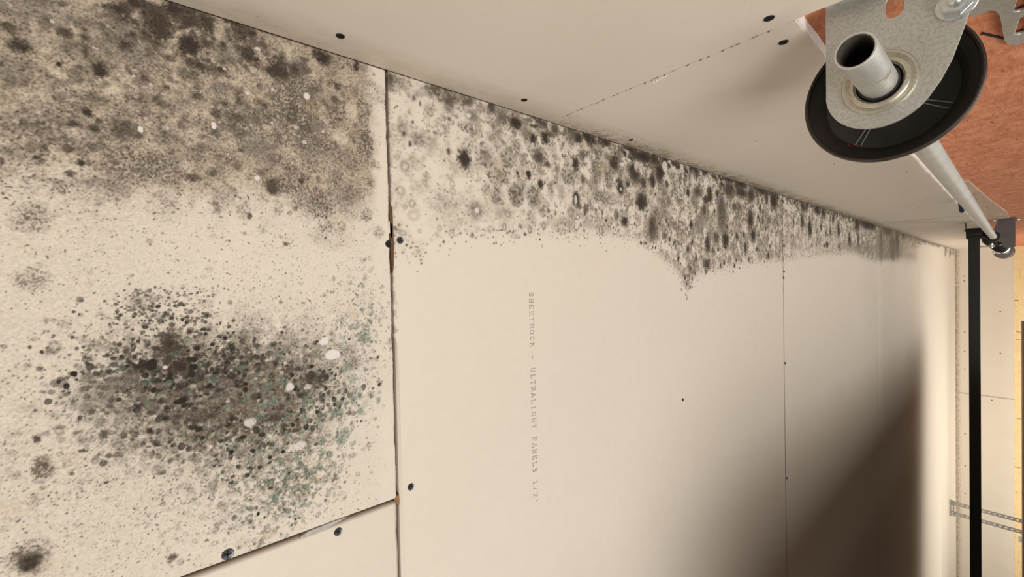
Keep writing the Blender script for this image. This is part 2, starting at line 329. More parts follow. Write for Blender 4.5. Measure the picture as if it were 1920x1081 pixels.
BLOBS = """k 170.0 -61.8 7.1 6.6 0.9
k 180.7 -67.9 3.3 5.4 0.55
s 174.1 -56.1 4.5 7.9 0.5
k 187.5 -6.9 6.3 6.1 1
s 183.4 -1.7 7.6 9.8 0.5
k 164.4 -23.0 7.7 5.7 0.9
s 197.8 -39.1 4.7 6.2 0.55
k 186.4 -40.5 4.7 5.0 0.6
k 162.9 -43.8 2.2 1.7 0.8
k 154.5 -71.0 2.6 1.7 0.8
s 150.5 -67.2 6.7 8.0 0.5
s 205.8 -24.2 7.3 5.9 0.5
k 214.7 -9.6 5.0 6.3 0.75
k 222.9 0.7 5.1 8.6 0.8
k 212.4 8.8 17.3 8.8 0.7
s 203.1 -7.4 5.0 7.0 0.5
s 149.2 -8.6 2.9 2.5 0.6
k 131.4 -29.7 4.0 3.8 0.85
p 155.1 -44.0 3.1 4.9 0.8
p 138.6 -59.6 4.5 5.1 0.6
p 152.2 -14.4 5.8 6.2 0.6
p 192.1 -24.6 5.7 5.3 0.5
p 186.4 -55.3 6.1 3.1 0.5
s 178.2 -41.8 6.3 11.2 0.4
r 165.1 10.9 3.9 4.1 0.5
s 193.8 -69.0 3.7 3.9 0.4
g 178.3 0.7 6.8 13.3 0.6
g 203.0 -16.6 10.7 8.6 0.6
k 201.5 32.4 9.9 8.9 1
k 227.1 22.5 7.5 7.8 0.85
k 210.0 13.8 13.9 10.4 0.7
k 219.4 11.4 6.1 5.4 0.6
k 221.1 32.3 6.3 8.9 0.6
k 186.4 38.6 5.0 5.3 0.7
k 224.2 45.6 8.3 7.0 0.6
k 188.3 53.9 3.3 3.6 0.75
k 208.1 75.0 7.8 6.4 0.7
k 205.8 81.3 2.0 3.9 0.7
k 219.5 86.0 4.0 4.4 0.95
k 202.5 97.9 12.1 10.2 0.75
k 204.6 111.9 6.2 5.8 0.6
k 231.5 65.4 3.3 4.9 0.8
k 226.9 71.0 8.7 9.3 0.6
k 227.6 78.5 5.9 5.2 0.7
g 219.9 61.8 8.5 7.4 0.6
g 221.8 86.9 7.9 11.6 0.7
s 173.8 51.9 7.5 7.1 0.45
w 183.7 121.9 3.6 2.4 0.9
w 181.4 93.3 1.0 1.1 0.7
w 173.0 73.6 1.7 1.7 0.6
w 189.9 56.3 1.4 1.4 0.7
w 215.4 82.4 1.8 2.4 0.7
p 221.7 107.7 9.2 3.8 0.8
p 219.6 53.2 7.5 4.7 0.6
p 195.7 78.5 2.9 3.9 0.6
p 194.1 48.6 2.3 2.3 0.6
o 166.2 12.0 4.3 4.1 0.5
o 172.6 83.0 6.9 6.1 0.5
s 153.4 22.6 6.2 5.7 0.4
k 160.5 36.4 4.1 5.2 0.4
k 159.4 55.4 2.8 2.8 0.5
s 150.6 48.2 4.2 4.3 0.5
g 178.1 108.3 20.5 21.5 0.7
k 164.0 108.9 5.1 6.7 0.6
g 176.5 32.5 7.2 10.4 0.4
k 225.4 139.5 9.1 10.5 0.9
k 228.1 131.5 5.3 5.1 0.6
k 162.7 109.2 9.3 7.7 0.85
k 152.7 119.5 7.3 8.9 0.8
g 169.6 112.3 22.7 23.8 0.85
g 174.6 150.7 14.2 10.9 1
k 187.2 148.9 5.5 4.3 0.55
g 183.3 178.1 14.8 8.8 1
g 152.0 180.2 19.5 7.7 0.85
k 155.3 179.7 5.7 5.9 0.5
k 200.1 152.4 4.9 4.9 0.6
g 225.5 160.7 6.7 14.7 0.7
k 227.8 171.9 6.8 4.0 0.8
s 226.9 179.9 5.7 5.9 0.5
g 199.2 165.5 6.7 10.2 0.55
s 214.0 186.6 4.6 7.2 0.5
g 204.5 198.3 10.6 8.7 0.35
s 157.8 133.5 5.9 7.8 0.75
g 194.0 126.5 10.6 13.2 0.6
g 140.5 121.1 12.6 25.6 0.7
p 178.2 166.1 12.3 6.8 1
p 149.3 155.3 8.3 10.0 1
p 204.7 130.8 4.2 5.1 0.6
w 183.6 122.8 3.6 2.6 1
w 181.7 93.3 1.4 1.3 0.7
w 138.6 119.6 2.1 2.8 0.6
w 152.1 136.9 1.5 1.2 0.7
w 151.2 112.7 2.3 2.7 0.5
s 127.7 80.4 10.8 17.8 0.5
o 173.4 127.9 9.5 8.1 0.4
k 200.3 98.3 9.1 11.2 0.6
k 123.4 -9.6 7.9 9.6 0.85
k 120.2 -0.8 3.0 3.3 0.6
g 122.6 -9.6 12.5 14.8 0.6
k 117.1 -61.2 3.4 3.6 0.55
g 112.9 -52.6 10.7 14.1 0.8
k 121.5 -37.3 2.8 3.9 0.65
k 120.6 -27.1 3.2 3.5 0.7
k 126.9 -24.0 2.0 1.8 0.6
k 102.8 -40.6 3.5 3.6 0.6
k 94.1 -34.4 3.3 2.7 0.95
k 84.8 -40.5 3.0 4.2 0.65
k 94.3 -56.2 1.5 2.3 0.6
k 89.0 -72.5 2.9 1.7 0.6
k 67.0 -72.6 1.6 1.1 0.6
g 98.5 -4.0 12.7 19.9 0.9
s 78.8 -13.9 7.5 8.8 0.55
s 81.0 -28.2 4.0 5.3 0.4
g 72.5 -45.2 3.9 4.4 0.7
g 55.0 -59.3 8.3 10.5 0.6
p 126.2 -0.7 1.9 1.8 1
p 84.5 -53.4 5.4 5.8 0.7
p 115.3 -36.9 4.7 6.2 0.5
p 106.5 -61.5 3.0 2.0 0.6
p 107.7 -55.4 1.9 2.1 0.6
p 102.1 -48.7 2.3 2.1 0.6
g 80.6 -69.6 4.4 4.4 0.3
g 94.9 10.9 12.2 18.2 0.7
k 150.4 48.4 4.6 4.7 0.5
s 119.2 39.3 4.6 6.1 0.5
s 112.0 34.6 3.6 4.5 0.4
k 121.4 66.7 2.9 3.3 0.5
w 139.1 47.4 3.0 2.0 1
w 98.6 78.7 2.6 2.2 0.9
w 125.8 -0.4 2.6 1.6 0.9
s 128.7 80.3 14.7 15.0 0.45
o 111.1 68.1 4.8 5.0 0.5
k 92.6 31.9 3.2 5.9 0.5
k 98.2 45.5 4.6 4.6 0.5
k 80.6 61.5 1.7 1.3 0.7
k 72.4 46.7 3.3 3.1 0.4
k 63.8 71.8 2.7 2.5 0.6
g 69.9 30.5 5.4 3.7 0.4
p 101.2 29.2 5.4 5.9 0.6
k 93.8 90.8 8.0 8.2 0.6
k 150.4 64.2 5.7 10.8 0.4
p 128.2 25.7 4.5 9.4 0.4
g 96.6 108.2 13.4 13.5 1
k 100.6 115.4 3.1 2.9 0.7
k 89.3 90.6 6.0 5.4 0.5
s 82.3 129.2 6.9 12.4 0.65
g 79.5 133.2 15.0 14.6 1
s 110.5 148.7 8.2 8.1 0.6
g 109.4 148.7 11.0 9.8 0.4
s 90.2 142.8 3.8 3.7 0.5
g 73.7 178.9 7.4 6.5 1
g 56.1 191.5 6.4 6.1 0.5
o 60.5 152.7 6.1 5.5 0.9
k 39.7 101.0 2.5 3.3 0.55
k 73.6 109.4 2.9 2.7 0.4
k 47.1 136.4 1.5 1.5 0.7
g 117.4 123.2 4.2 6.0 0.7
g 128.4 164.5 12.3 12.6 0.6
g 136.0 145.2 8.7 17.4 0.6
g 147.1 181.0 12.6 7.1 0.7
s 137.2 183.0 2.9 3.0 0.5
g 98.5 167.0 10.1 11.5 0.4
g 49.0 142.7 13.1 21.8 0.25
k 153.6 304.9 14.7 11.7 1
g 161.0 338.0 16.6 15.5 0.95
s 161.2 338.8 10.2 9.7 0.5
g 162.7 371.1 14.6 12.2 0.9
s 161.5 372.0 9.3 7.8 0.5
p 157.1 360.8 11.8 5.9 0.8
s 209.6 317.7 9.3 13.1 0.8
w 209.1 313.2 3.1 3.8 0.9
w 223.1 322.4 3.0 2.8 0.7
g 193.7 312.8 7.4 15.3 0.9
w 195.9 320.4 3.5 2.1 0.7
k 228.1 267.2 7.0 6.8 0.9
k 223.3 284.7 10.7 12.8 0.75
g 227.1 276.6 13.0 22.6 0.8
k 229.2 312.3 7.4 10.6 0.7
g 226.0 304.8 9.8 19.6 0.8
g 222.2 378.0 17.3 23.3 0.95
k 216.9 390.2 9.5 10.9 0.85
k 227.0 348.8 6.4 6.6 0.8
g 219.6 344.5 9.0 11.5 0.6
r 203.2 357.1 7.8 7.6 0.7
g 188.8 350.1 7.8 11.6 0.4
g 221.2 213.6 10.9 8.3 0.7
k 223.9 207.9 11.9 5.8 0.5
g 225.5 229.1 7.8 6.1 0.6
g 224.2 252.7 6.9 7.8 0.6
k 211.2 237.8 3.4 2.5 0.6
k 206.4 245.2 3.4 1.5 0.5
r 198.2 258.4 2.9 4.0 0.5
k 183.3 235.2 2.2 2.0 0.5
r 173.3 222.2 6.1 6.0 0.55
k 168.1 223.8 3.9 2.7 0.6
k 158.4 230.8 3.6 2.7 0.6
s 205.3 254.7 5.8 5.2 0.3
r 188.9 253.0 5.7 3.9 0.3
k 158.7 282.2 5.4 3.1 0.6
r 131.8 224.0 6.1 5.5 0.5
r 141.2 234.0 4.5 3.1 0.4
r 140.2 214.8 3.3 2.9 0.4
s 144.6 247.9 4.6 3.9 0.3
s 162.6 258.7 15.0 12.0 0.25
g 198.0 417.2 16.7 11.6 0.8
s 209.9 408.2 11.0 8.5 0.5
k 198.2 284.0 3.0 2.8 0.5
g 138.2 355.3 11.7 15.2 0.9
g 140.7 373.1 10.6 8.7 0.6
o 143.1 362.1 6.6 8.5 0.5
g 120.6 338.5 8.9 6.5 0.7
g 113.5 354.5 14.3 10.1 0.9
s 108.1 352.7 7.8 10.0 0.5
s 118.6 388.2 14.9 11.3 0.7
g 118.6 388.2 16.2 12.7 0.9
g 119.3 418.7 16.8 9.7 0.8
s 92.2 320.5 12.5 13.3 0.6
g 91.0 320.4 13.8 14.1 0.5
w 91.1 322.0 3.5 3.1 0.9
s 90.5 358.9 8.5 8.5 0.4
k 149.7 412.4 5.0 4.9 0.95
k 149.1 392.7 2.7 2.9 0.8
r 91.1 373.4 4.7 5.6 0.5
r 73.4 367.2 5.0 4.1 0.6
r 90.8 231.9 4.3 4.1 0.55
r 86.7 223.3 2.8 2.7 0.45
r 60.3 240.6 2.3 2.1 0.6
s 108.3 233.0 5.0 5.6 0.35
r 103.7 218.4 5.5 6.0 0.4
r 116.4 248.3 3.4 3.9 0.3
r 120.2 286.0 4.2 4.0 0.4
r 110.7 287.1 4.2 4.3 0.4
k 65.7 215.2 2.4 2.6 0.5
k 64.6 224.5 1.3 1.5 0.4
r 56.6 219.5 3.3 4.8 0.5
s 53.8 228.4 2.2 3.1 0.4
k 43.5 223.7 1.8 1.7 0.6
k 40.9 230.3 1.1 1.2 0.7
s 37.3 237.9 3.2 4.4 0.45
s 34.3 231.6 2.5 2.7 0.4
k 32.2 239.9 1.6 1.8 0.4
k 31.0 234.6 1.6 1.7 0.35
s 31.9 223.3 1.3 1.4 0.35
r 65.1 266.6 4.1 3.2 0.4
r 59.6 283.6 4.6 4.2 0.4
k 49.2 272.6 2.0 1.8 0.5
k 37.8 264.0 1.4 1.2 0.35
k 34.0 278.9 1.1 1.0 0.35
k 60.9 296.5 2.4 1.9 0.45
k 60.8 306.7 1.6 1.6 0.4
s 51.1 255.5 3.5 3.3 0.2
s 55.6 263.6 4.1 4.7 0.15
r 75.5 296.9 4.3 2.9 0.3
r 70.0 288.1 4.2 4.0 0.3
s 68.6 322.9 4.4 4.7 0.3
s 60.3 332.0 4.4 4.8 0.2
r 68.6 342.6 4.5 4.9 0.3
r 72.9 412.6 6.3 4.2 0.5
k 65.1 372.6 1.7 2.3 0.4
k 51.7 351.9 2.3 2.0 0.35
k 54.9 375.8 1.1 1.4 0.3
r 61.8 385.7 3.4 9.0 0.4
k 65.5 404.0 3.0 3.4 0.4
r 77.5 233.4 5.6 7.5 0.3
g 94.4 267.4 11.7 16.5 0.3
g 78.8 277.9 7.1 8.4 0.25
k 208.6 447.4 11.3 9.0 0.9
k 200.9 423.4 9.6 7.4 0.95
w 192.7 422.2 4.1 3.2 0.7
g 178.9 436.1 14.9 17.0 1
k 177.1 434.0 10.4 10.5 0.6
k 169.5 451.6 4.5 6.5 0.6
k 224.3 468.4 8.5 8.5 0.8
g 224.3 468.4 11.6 11.2 0.6
k 226.6 545.9 12.5 22.4 1
g 223.4 501.5 14.3 16.9 0.9
k 222.4 520.7 9.7 9.9 0.7
k 229.3 590.1 5.2 9.9 0.8
g 201.1 566.1 16.9 23.3 0.9
w 199.8 558.1 6.7 3.7 0.7
r 207.5 569.0 4.8 7.6 0.5
p 213.9 535.4 11.5 7.1 0.8
k 198.4 612.0 16.8 16.3 0.95
k 197.3 616.3 8.9 8.9 0.7
w 198.6 635.7 4.5 8.0 0.7
k 180.7 512.2 13.7 11.0 0.85
g 158.9 493.7 13.4 15.5 0.95
g 158.2 511.5 9.7 12.3 0.6
w 182.4 502.7 5.6 4.3 0.6
k 148.9 413.0 7.0 5.6 0.9
g 119.9 426.1 16.3 12.8 0.9
s 119.9 426.1 11.8 9.3 0.4
k 138.8 435.9 9.0 5.9 0.85
g 120.0 389.0 15.6 11.5 0.8
k 126.2 513.0 13.7 8.8 0.9
w 124.5 511.7 6.4 3.4 0.8
s 172.7 567.9 15.3 15.0 0.6
g 171.5 595.4 20.9 12.9 0.9
g 171.9 562.6 16.9 12.1 0.7
o 185.0 581.9 12.0 9.8 0.8
k 156.6 629.3 13.5 11.5 0.85
w 155.7 629.9 3.2 3.0 0.8
g 135.8 586.0 12.1 37.5 0.85
s 139.4 572.3 6.8 16.6 0.4
k 190.9 668.1 16.7 17.9 0.8
w 201.4 676.4 8.4 4.6 0.7
g 186.3 637.4 10.8 12.3 0.7
k 141.7 692.7 17.0 17.0 0.9
g 149.7 696.3 24.7 22.3 0.8
k 176.7 700.5 11.4 12.0 0.7
k 181.1 677.5 13.1 18.2 0.6
k 186.4 730.2 13.7 10.0 0.8
k 199.6 754.1 23.8 13.1 0.7
k 224.9 705.4 11.5 24.4 0.85
k 225.4 675.6 11.2 19.8 0.8
k 224.4 736.7 15.7 18.2 0.7
k 148.7 391.7 3.6 2.7 0.6
s 207.8 410.7 8.7 10.0 0.5
w 204.7 477.9 7.0 5.5 0.5
s 181.3 477.2 3.9 3.2 0.5
k 187.9 484.2 3.1 2.8 0.5
s 128.9 480.2 10.9 9.2 0.4
g 197.1 462.1 9.2 7.7 0.6
k 229.3 656.6 4.6 22.5 0.9
g 99.9 439.0 7.1 7.7 0.8
r 80.1 440.8 5.4 4.4 0.7
r 71.9 413.0 4.9 3.0 0.5
k 100.3 639.0 10.3 13.0 0.98
r 81.6 572.5 7.3 6.3 0.7
k 78.3 530.8 3.4 2.6 0.7
k 85.6 522.5 3.7 2.1 0.6
k 84.6 486.7 3.3 3.1 0.5
r 83.0 484.5 9.7 20.1 0.35
r 103.8 500.7 7.6 6.4 0.5
g 99.4 561.5 7.2 5.6 0.6
k 113.0 560.7 4.0 3.8 0.5
r 99.9 547.8 5.6 5.0 0.35
k 110.4 577.3 5.7 3.7 0.5
k 92.1 729.7 20.5 16.5 0.95
w 93.8 728.1 11.1 3.4 0.6
g 90.0 726.3 24.1 20.6 0.8
g 119.0 740.8 18.7 21.0 0.8
k 87.1 606.9 2.0 2.2 0.7
k 98.1 669.7 2.7 2.2 0.8
r 99.2 600.9 6.7 4.9 0.4
k 93.7 618.7 4.7 4.0 0.4
r 81.4 702.9 7.3 7.8 0.5
r 77.8 686.8 5.4 7.0 0.4
k 66.2 688.0 3.6 3.5 0.6
k 64.9 700.8 4.5 5.9 0.5
k 58.6 727.0 2.6 3.0 0.6
k 58.5 737.2 2.6 3.1 0.6
k 57.1 712.0 2.2 2.6 0.5
k 102.4 451.2 4.3 3.7 0.5
k 98.6 465.6 3.7 2.1 0.5
k 105.1 533.3 3.9 2.4 0.6
k 102.7 514.4 2.3 1.4 0.6
k 65.3 488.4 1.4 1.3 0.4
k 63.8 504.0 1.4 1.4 0.4
k 65.2 403.4 2.5 2.2 0.4
k 60.5 392.3 1.4 1.8 0.35
k 61.6 386.9 1.9 1.8 0.35
k 205.0 756.2 18.8 17.7 0.9
w 218.2 774.2 9.5 9.6 0.9
s 206.6 796.1 10.8 12.5 0.3
k 182.9 730.9 12.3 9.8 0.85
k 140.2 691.8 17.8 17.8 0.8
k 222.6 701.3 12.0 32.8 0.9
k 225.3 893.7 16.2 24.2 0.85
k 182.4 961.9 20.6 14.8 0.9
k 178.2 864.4 11.3 7.3 0.85
k 183.2 906.7 14.0 24.7 0.6
s 165.3 891.8 23.1 24.2 0.55
k 148.8 1020.5 45.3 23.0 0.85
g 139.2 1025.9 37.9 32.0 0.7
g 139.1 935.0 16.7 20.5 0.8
k 148.6 935.3 14.3 10.2 0.6
g 121.9 960.0 16.9 32.0 0.7
k 209.5 1131.2 16.2 39.9 0.75
k 206.7 1062.9 23.3 36.6 0.7
k 231.7 1057.8 9.0 36.4 0.8
k 231.1 1131.9 10.8 39.9 0.8
k 211.0 1351.1 27.5 35.7 1
k 180.3 1250.3 14.5 6.7 0.95
k 146.5 1186.0 30.7 21.1 0.85
k 105.6 1202.2 19.7 17.9 0.85
g 152.3 1300.6 26.8 28.1 0.7
k 228.1 1264.6 11.7 70.9 0.7
k 208.3 1191.5 22.4 24.8 0.7
g 95.0 728.2 24.5 18.9 1
k 99.0 726.5 18.4 11.2 0.6
s 113.9 914.3 25.8 30.1 0.65
k 110.1 876.1 11.0 9.4 0.8
r 104.5 809.6 7.0 6.8 0.8
r 115.7 799.5 6.5 5.8 0.6
r 84.7 845.7 13.4 11.7 0.6
k 82.9 770.1 6.8 7.2 0.7
k 104.6 785.6 3.8 3.3 0.8
k 76.4 788.8 4.3 3.3 0.8
k 114.3 824.8 5.5 3.0 0.7
k 113.1 837.4 4.0 3.5 0.8
r 96.8 756.8 6.3 5.5 0.5
r 142.9 779.9 27.6 20.5 0.4
w 94.1 938.6 13.1 9.2 0.9
w 207.9 883.8 11.5 5.7 0.7
w 211.8 947.4 14.4 9.3 0.7
w 192.6 1317.9 27.0 7.3 0.6
k 86.8 1038.6 24.2 21.1 0.85
k 75.5 948.2 26.4 14.5 0.75
k 89.6 991.0 14.8 15.4 0.6
g 122.0 1109.2 18.7 25.7 0.6
k 70.2 1153.0 19.2 9.4 0.8
p 130.0 1148.3 13.6 14.7 0.6
p 215.4 888.7 13.8 11.9 0.4
g 152.0 766.3 25.2 24.1 0.5
s 146.8 1349.0 21.4 25.3 0.5
r 22.3 873.3 13.7 15.0 0.7
k 20.1 870.9 6.8 6.5 0.6
w 37.1 942.9 10.8 7.2 0.8
k 29.9 944.2 14.4 19.7 0.7
k 39.2 820.3 4.8 3.9 1
k 28.8 830.8 2.7 2.2 0.9
s 38.8 1057.6 12.9 13.2 0.6
k 26.1 1086.2 6.6 5.6 0.8
k 39.4 1097.1 5.3 5.0 0.8
k 32.6 1031.1 5.6 5.2 0.7
k 25.6 1011.0 8.8 5.6 0.6
k 11.9 938.6 6.0 5.1 0.7
r -0.3 861.1 7.2 5.5 0.8
k 0.3 846.3 5.8 4.5 0.8
k -2.8 876.3 4.6 3.7 0.7
k 9.7 888.4 3.5 3.3 0.7
r 29.4 897.1 13.9 9.7 0.4
s 42.6 857.9 13.5 8.2 0.4
k 43.3 895.2 9.3 5.8 0.6
k 55.9 1305.4 11.9 11.2 0.7
k 43.3 1172.4 6.9 8.2 0.5
k 20.9 1115.5 3.7 4.5 0.6
k 12.9 1077.8 4.2 4.3 0.5
k 67.4 802.2 4.3 3.8 0.7
k 63.4 810.4 3.0 2.5 0.6
k 69.4 824.7 3.3 3.0 0.8
k 68.7 835.1 4.9 3.5 0.5
k 72.7 877.2 6.4 5.6 0.7
r 82.9 768.1 7.4 8.0 0.5
k 58.3 726.0 2.9 2.2 0.6
k 58.3 736.5 2.9 2.3 0.6
k 57.4 711.3 2.8 2.2 0.6
k 64.9 688.8 4.0 3.5 0.6
k 65.1 703.7 4.0 3.6 0.5
k -43.0 853.0 3.2 2.7 0.5
k -35.0 848.7 3.1 3.1 0.4
k -23.9 831.4 2.7 2.6 0.4
k -20.0 876.7 2.7 2.8 0.5
k -23.1 865.0 2.7 2.8 0.4
k -12.6 853.0 4.1 3.2 0.5
k -6.6 900.8 2.8 2.9 0.4
k 87.4 1431.2 5.1 6.4 0.8
k -7.6 1423.5 4.5 7.2 0.8
k 213.9 2318.1 32.5 46.7 1
k 223.3 2523.4 24.9 237.5 0.7
k 168.5 2024.9 33.3 18.6 0.8
k 108.5 1870.9 13.7 19.2 0.9
k 170.3 1596.4 31.1 19.4 0.7
k 154.5 1673.0 32.3 25.5 0.8
k 215.8 1603.3 17.3 23.9 0.7
k 221.2 1758.4 18.6 37.7 0.8
k 217.9 1828.1 19.2 29.2 0.7
k 164.3 1514.4 20.0 9.9 0.6
k 208.4 1951.6 24.2 17.6 0.7
k 138.5 2187.5 31.0 28.2 0.8
k 106.4 2030.4 16.7 15.6 0.6
k 103.4 1837.2 7.7 18.7 0.6
k 166.4 1800.4 15.2 12.9 0.6
k 157.9 1914.1 23.9 14.2 0.5
k 150.5 2809.3 92.5 53.6 0.7
k 139.6 3126.1 77.5 97.5 0.8
k 168.8 3258.3 86.4 69.2 0.8
k 225.9 2978.2 34.3 151.8 0.8
k 229.8 3475.9 32.7 61.7 0.7
s 112.5 2475.8 29.4 498.4 0.5
s 109.3 3628.2 33.9 404.5 0.25
r 107.4 1502.6 19.8 17.7 0.5
k 149.9 2334.9 37.3 19.5 0.6
g 130.6 2862.0 55.3 536.1 0.7
k -46.3 12.9 13.6 12.1 0.75
k -42.2 11.7 9.6 6.3 0.7
k -63.2 18.7 7.3 6.5 0.9
b -59.9 1.2 4.7 3.6 1
b -67.7 -2.9 2.3 2.4 1
b -80.0 1.8 2.4 2.0 1
b -65.3 27.5 2.9 3.0 1
b -70.9 26.3 2.9 2.6 0.9
b -59.2 25.3 2.9 2.3 0.9
b -69.3 12.2 1.8 2.2 0.9
b -63.3 -12.4 2.1 1.6 0.9
b -51.5 -16.0 1.9 1.6 0.85
b -52.2 -8.7 1.7 1.3 0.85
b -58.6 -13.1 1.4 1.6 0.9
b -60.1 -8.0 2.3 2.2 0.85
b -54.8 -12.8 1.7 1.4 0.8
b -40.3 -6.3 1.7 1.5 0.9
b -38.4 -9.4 1.5 1.3 0.8
b -41.7 -17.1 1.5 1.4 0.8
b -46.7 -9.6 1.4 1.3 0.9
b -47.7 -20.7 1.3 1.0 0.8
b -28.8 14.6 2.0 2.2 0.75
b -25.1 21.4 1.5 1.3 0.9
b -28.0 24.1 1.6 1.1 0.85
b -23.1 24.7 1.3 1.1 0.8
b -27.4 29.8 1.5 1.3 0.8
b -30.7 22.2 1.2 1.1 0.7
b -21.1 12.6 1.4 1.2 0.75
b -20.5 15.6 1.2 1.1 0.75
b -21.3 -0.8 1.6 1.2 0.75
b -40.3 29.2 1.6 1.3 0.8
b -34.5 35.0 1.5 1.9 0.85
b -43.2 50.5 1.7 1.8 0.95
b -47.9 41.3 1.9 1.9 0.95
b -30.1 47.3 1.4 1.1 0.8
b -31.5 45.1 1.0 1.0 0.7
b -39.2 56.7 1.2 1.2 0.7
b -50.0 30.9 2.3 1.9 0.9
b -85.7 64.4 1.6 1.9 0.95
b -90.9 64.1 2.2 2.1 0.9
b -73.8 50.3 1.7 1.3 0.8
b -92.2 15.4 1.8 1.8 0.95
b -90.9 18.9 2.3 1.9 0.95
b -95.4 21.1 1.2 2.6 0.9
b -77.5 -19.8 1.4 1.2 0.8
b -74.1 -20.5 1.4 1.2 0.8
b -76.9 -2.9 1.6 1.3 0.75
b -68.2 -17.6 1.1 1.0 0.75
b -90.5 31.8 1.2 1.3 0.7
v -75.4 11.5 2.4 2.8 0.8
v -42.8 24.8 3.3 3.3 0.6
v -84.1 24.0 2.5 2.6 0.6
v -71.0 60.3 3.5 4.5 0.5
v -77.4 41.1 4.2 4.2 0.5
v -53.2 16.5 3.2 3.8 0.4
w -63.0 9.3 1.3 1.7 0.8
b -56.2 30.7 1.8 1.7 0.8
b -46.0 72.7 1.3 1.4 0.8
b -36.2 7.3 2.2 2.1 0.8
b -25.5 -22.2 0.7 0.8 0.8
b -20.6 -22.7 0.6 0.7 0.7
b -8.9 -16.8 0.7 0.7 0.7
b -26.9 0.6 1.1 1.1 0.75
b -24.2 -3.8 0.8 0.9 0.7
b -30.7 -9.5 1.1 1.0 0.7
b -29.3 -3.1 1.1 0.9 0.7
b -26.4 8.9 1.3 1.1 0.7
b -17.2 -5.1 1.1 1.1 0.75
b -14.1 16.6 0.8 1.0 0.75
b -11.9 13.5 0.8 1.0 0.7
b -10.6 36.7 1.0 1.2 0.75
b -12.0 33.6 1.0 0.9 0.65
b -66.2 3.7 1.7 1.8 0.7
b -61.2 -23.7 1.3 1.6 0.8
b -61.8 -21.1 1.0 1.0 0.8
w -55.2 132.6 4.3 4.5 1
w -69.1 139.8 5.1 7.8 1
w -94.2 100.2 3.7 3.4 0.9
w -97.5 116.1 2.7 3.6 0.6
p -29.5 160.8 7.0 7.1 0.9
b -78.2 119.8 2.0 1.7 1
b -83.7 137.4 1.2 1.1 1
b -86.9 119.0 4.4 3.6 0.9
b -85.4 130.6 2.8 2.4 0.9
b -90.9 133.2 3.4 2.7 0.85
b -67.1 79.3 4.6 2.5 0.75
w -66.9 81.3 1.5 0.9 0.7
b -61.0 84.0 2.6 3.5 0.7
b -85.6 64.3 1.2 1.7 1
b -90.9 64.1 2.4 2.2 0.9
b -43.5 50.6 1.6 1.5 0.9
b -39.3 56.8 1.2 1.2 0.8
b -52.8 74.3 1.5 2.7 0.8
b -48.3 72.2 1.4 1.2 0.7
b -57.2 115.2 1.4 1.5 0.7
b -107.1 170.5 3.0 2.7 0.75
b -114.3 140.2 2.8 2.5 0.85
b -77.9 186.4 1.7 1.6 0.8
b -110.4 180.6 1.3 1.4 0.8
b -101.3 150.7 2.3 2.0 0.6
b -60.7 180.3 1.7 2.0 0.7
b -77.1 53.7 3.0 3.8 0.8
b -88.4 76.0 1.9 1.8 0.8
b -98.5 72.1 2.6 4.9 0.7
b -103.7 110.9 2.7 5.1 0.65
b -112.9 92.0 3.0 3.8 0.75
b -114.8 53.1 2.5 2.1 0.8
b -112.1 85.9 1.2 1.2 0.8
b -122.8 123.5 1.6 1.5 0.75
b -102.1 132.3 2.2 1.9 0.8
v -128.4 144.3 4.6 5.6 0.9
v -116.8 76.1 4.1 3.2 0.9
v -105.1 84.7 3.1 5.6 0.8
v -99.5 64.2 2.2 3.5 0.7
v -107.9 78.1 2.6 2.7 0.6
v -54.2 173.2 8.3 7.3 0.6
v -42.6 162.7 3.5 4.7 0.5
v -131.9 166.2 4.1 4.8 0.7
v -123.5 96.5 3.2 2.9 0.8
v -83.7 153.5 5.8 6.9 0.5
v -96.2 158.9 5.8 4.7 0.6
v -70.3 61.5 3.0 5.2 0.5
v -111.0 114.7 4.4 5.1 0.5
v -90.9 81.4 5.2 5.5 0.5
v -64.0 91.4 6.3 4.8 0.5
v -112.1 162.0 7.1 7.1 0.5
v -90.0 94.5 5.3 4.8 0.5
v -105.0 190.4 2.2 2.3 0.7
v -117.6 178.7 2.7 2.7 0.7
s -66.5 156.2 9.3 9.3 0.5
s -80.2 161.7 9.4 10.7 0.5
k -89.9 120.5 6.6 15.9 0.5
r -63.0 117.6 5.5 5.2 0.5
r -105.1 61.8 3.2 3.0 0.7
r -79.0 99.7 3.2 3.4 0.6
b -92.1 18.4 2.6 4.4 1
b -96.5 20.5 1.5 2.1 0.95
b -97.0 24.4 1.3 1.2 0.9
b -103.8 8.0 1.8 1.8 0.9
b -97.3 9.9 2.7 2.1 0.8
b -115.4 26.0 2.1 3.2 0.95
b -117.8 30.2 2.5 2.9 0.95
b -125.8 32.3 1.7 1.7 0.9
b -127.0 12.4 1.4 1.4 0.85
b -132.7 61.2 1.8 2.8 0.95
b -143.1 52.2 2.2 2.0 1
b -134.0 76.0 2.3 3.2 0.9
b -128.9 71.8 3.3 2.9 0.85
b -131.2 101.7 2.1 2.0 0.95
b -135.4 113.4 2.4 2.6 0.9
b -138.1 119.2 2.4 2.3 0.75
b -154.1 92.6 1.6 1.7 1
b -159.3 110.4 0.9 0.9 1
b -156.4 81.8 1.7 2.2 0.95
b -161.2 81.6 1.2 1.7 0.9
b -163.0 73.4 1.8 2.0 0.95
b -160.7 65.4 1.2 1.2 0.9
b -157.4 56.9 2.0 1.7 0.8
b -165.0 52.8 1.6 1.8 0.85
b -169.6 51.7 1.5 1.8 0.8
b -166.6 48.4 1.1 1.2 0.8
b -167.5 63.5 2.0 2.3 0.9
b -175.8 97.1 1.1 1.2 0.9
b -184.6 81.2 1.7 2.2 0.8
b -204.5 71.1 1.8 1.3 0.9
b -209.4 75.9 0.8 0.9 0.9
b -158.9 45.3 1.8 1.6 0.75
